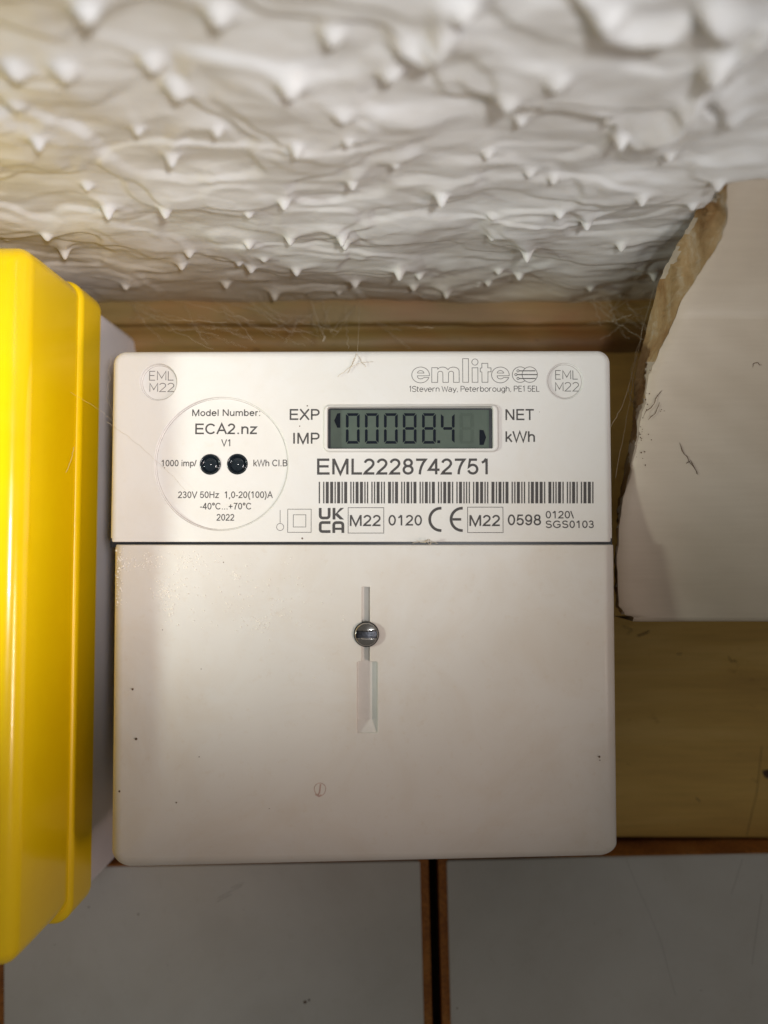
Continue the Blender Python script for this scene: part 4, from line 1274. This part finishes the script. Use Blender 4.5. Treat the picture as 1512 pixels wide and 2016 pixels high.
def shell(x0, x1, z0, z1, prof, rc, m, name, parent, cap=True, seg=10):
    mb = MB(); L = []
    for ins, yy in prof:
        L.append([(x, yy, z) for x, z in rrect(x0, x1, z0, z1, rc, seg, ins)])
    mb.loops(L)
    if cap: mb.add(L[-1], [tuple(range(len(L[-1])))[::-1]])
    return mb.build(name, m, parent, smooth=True, angle=40, recalc=True)


shell(XL, XS, BB - 0.5, 54.6, [(-0.0, 45), (0.4, 19.2), (1.0, 18.6)], 2.5, 'grey_white', 'base', root)
# lip
shell(XL, XS + 0.35, BB - 2.6, BT + 0.9, [(0, 19.0), (0, 18.0), (0.05, 10.0)] + [(1.5 * (1 - math.cos(a)), 10.0 - 1.5 * math.sin(a)) for a in (0.3, 0.6, 0.9, 1.2, 1.5708)] + [(3.2, 8.45)], 4.2, 'yellow_matte', 'cover_lip', root)
# body of the cover
RB = 3.6
shell(XL, XS - 0.5, BB, BT, [(0.0, 12.0), (0.15, -6.0), (0.3, -11.0)] + [(0.3 + RB * (1 - math.cos(a)), -11.0 - RB * math.sin(a)) for a in (0.2, 0.4, 0.6, 0.8, 1.0, 1.2, 1.4, 1.5708)], 3.2, 'yellow', 'cover', root)

# ================================================================== COBWEBS
def strand(pts, r, sag=0.0, jit=0.3, n=14, seed=0):
    rr = random.Random(seed); out = []
    for k in range(n):
        t = k / (n - 1) * (len(pts) - 1); i = min(int(t), len(pts) - 2); u = t - i
        p = Vector(pts[i]).lerp(Vector(pts[i + 1]), u)
        e = 0 if k in (0, n - 1) else 1
        out.append(p + Vector((rr.uniform(-jit, jit), rr.uniform(-jit, jit), rr.uniform(-jit, jit) - sag * math.sin(math.pi * k / (n - 1)))) * e)
    return out


def web(lines, label, name='cobweb'):
    mb = MB()
    for k, (pts, r, sag, jit) in enumerate(lines): mb.tube(strand(pts, r, sag, jit, 16, k), r, 4)
    return tag(mb.build(name, 'web'), label, 'cobweb', 'cobwebs around the meter')


wr = random.Random(9); lines = []
for k in range(26):
    a = (wr.uniform(230, 520), wr.uniform(575, 640)); b = (a[0] + wr.uniform(20, 200), wr.uniform(620, 690))
    lines.append(([P(*a, wr.uniform(36, 41)), P((a[0] + b[0]) / 2 + wr.uniform(-20, 20), (a[1] + b[1]) / 2 + wr.uniform(-10, 10), wr.uniform(20, 38)), P(*b, wr.uniform(12, 36))], 0.032, 0.4, 0.35))
for k in range(14):
    a = (wr.uniform(550, 800), wr.uniform(590, 640)); b = (a[0] + wr.uniform(-60, 90), wr.uniform(640, 690))
    lines.append(([P(*a, 40), P(*b, wr.uniform(14, 38))], 0.035, 0.3, 0.3))
web(lines, 'tangled brown cobweb between the ceiling and the top left of the meter')
web([([P(612, 590, 38), P(628, 640, 30), P(640, 668, 25)], 0.07, 0, 0.15), ([P(640, 662, 25), P(636, 672, 25)], 0.16, 0, 0.05)], 'single hanging cobweb thread with a knot above the meter')
web([([P(708, 592, 38), P(706, 650, 20), P(703, 700, -1)], 0.035, 0, 0.1), ([P(703, 695, -.6), P(690, 722, -.4), P(665, 742, -.3)], 0.055, 0, 0.12),
     ([P(706, 700, -.6), P(712, 712, -.5), P(720, 722, -.3)], 0.05, 0, 0.12), ([P(690, 722, -.5), P(712, 714, -.4), P(735, 712, -.3)], 0.045, 0, 0.1), ([P(700, 705, -.5), P(684, 735, -.3)], 0.05, 0, .1)],
    'wispy pinkish cobweb lying over the top edge of the meter')
lines = []
for k in range(16):
    a = (wr.uniform(1150, 1280), wr.uniform(560, 650)); b = (wr.uniform(1180, 1290), wr.uniform(600, 700))
    lines.append(([P(*a, wr.uniform(30, 40)), P(*b, wr.uniform(15, 38))], 0.035, 0.4, 0.3))
lines += [([P(1262, 670, 16), P(1228, 790, 8), P(1203, 840, 1)], 0.045, 0.3, 0.1), ([P(1236, 765, 10), P(1248, 800, 14)], 0.04, 0, 0.1), ([P(1255, 700, 16), P(1212, 940, 2)], 0.03, 0.3, 0.1), ([P(1290, 560, 16), P(1245, 720, 14), P(1240, 800, 14)], 0.04, 0.2, 0.3)]
web(lines, 'fine cobweb strands between the broken plaster edge and the right side of the meter')
web([([P(139, 772, 0), P(200, 810, -3), P(222, 830, -2)], 0.018, 0, 0.2), ([P(256, 862, -.2), P(275, 878, -.3), (P(325, 921, -.2)), P(365, 965, -.2)], 0.02, 0, 0.15), ([P(210, 830, -2), P(256, 862, -.2)], 0.025, 0, 0.1),
     ([P(218, 700, 0), P(212, 790, 2), P(224, 830, 0)], 0.02, 0, 0.5), ([P(146, 880, -1), P(140, 905, -2), P(130, 930, -2)], 0.03, 0, .1)], 'stray hair thin strand crossing the left corner of the meter to the yellow cover')
web([([P(812, 1069, -1), P(840, 1064, -1.4), P(862, 1070, -1.2)], 0.05, 0, .2), ([P(820, 1064, -1), P(850, 1071, -1.3), P(846, 1062, -1.2)], 0.06, 0, .25), ([P(835, 1068, -1), P(842, 1063, -1.6)], 0.1, 0, .1)],
    'small white fluff caught in the seam between the meter covers')
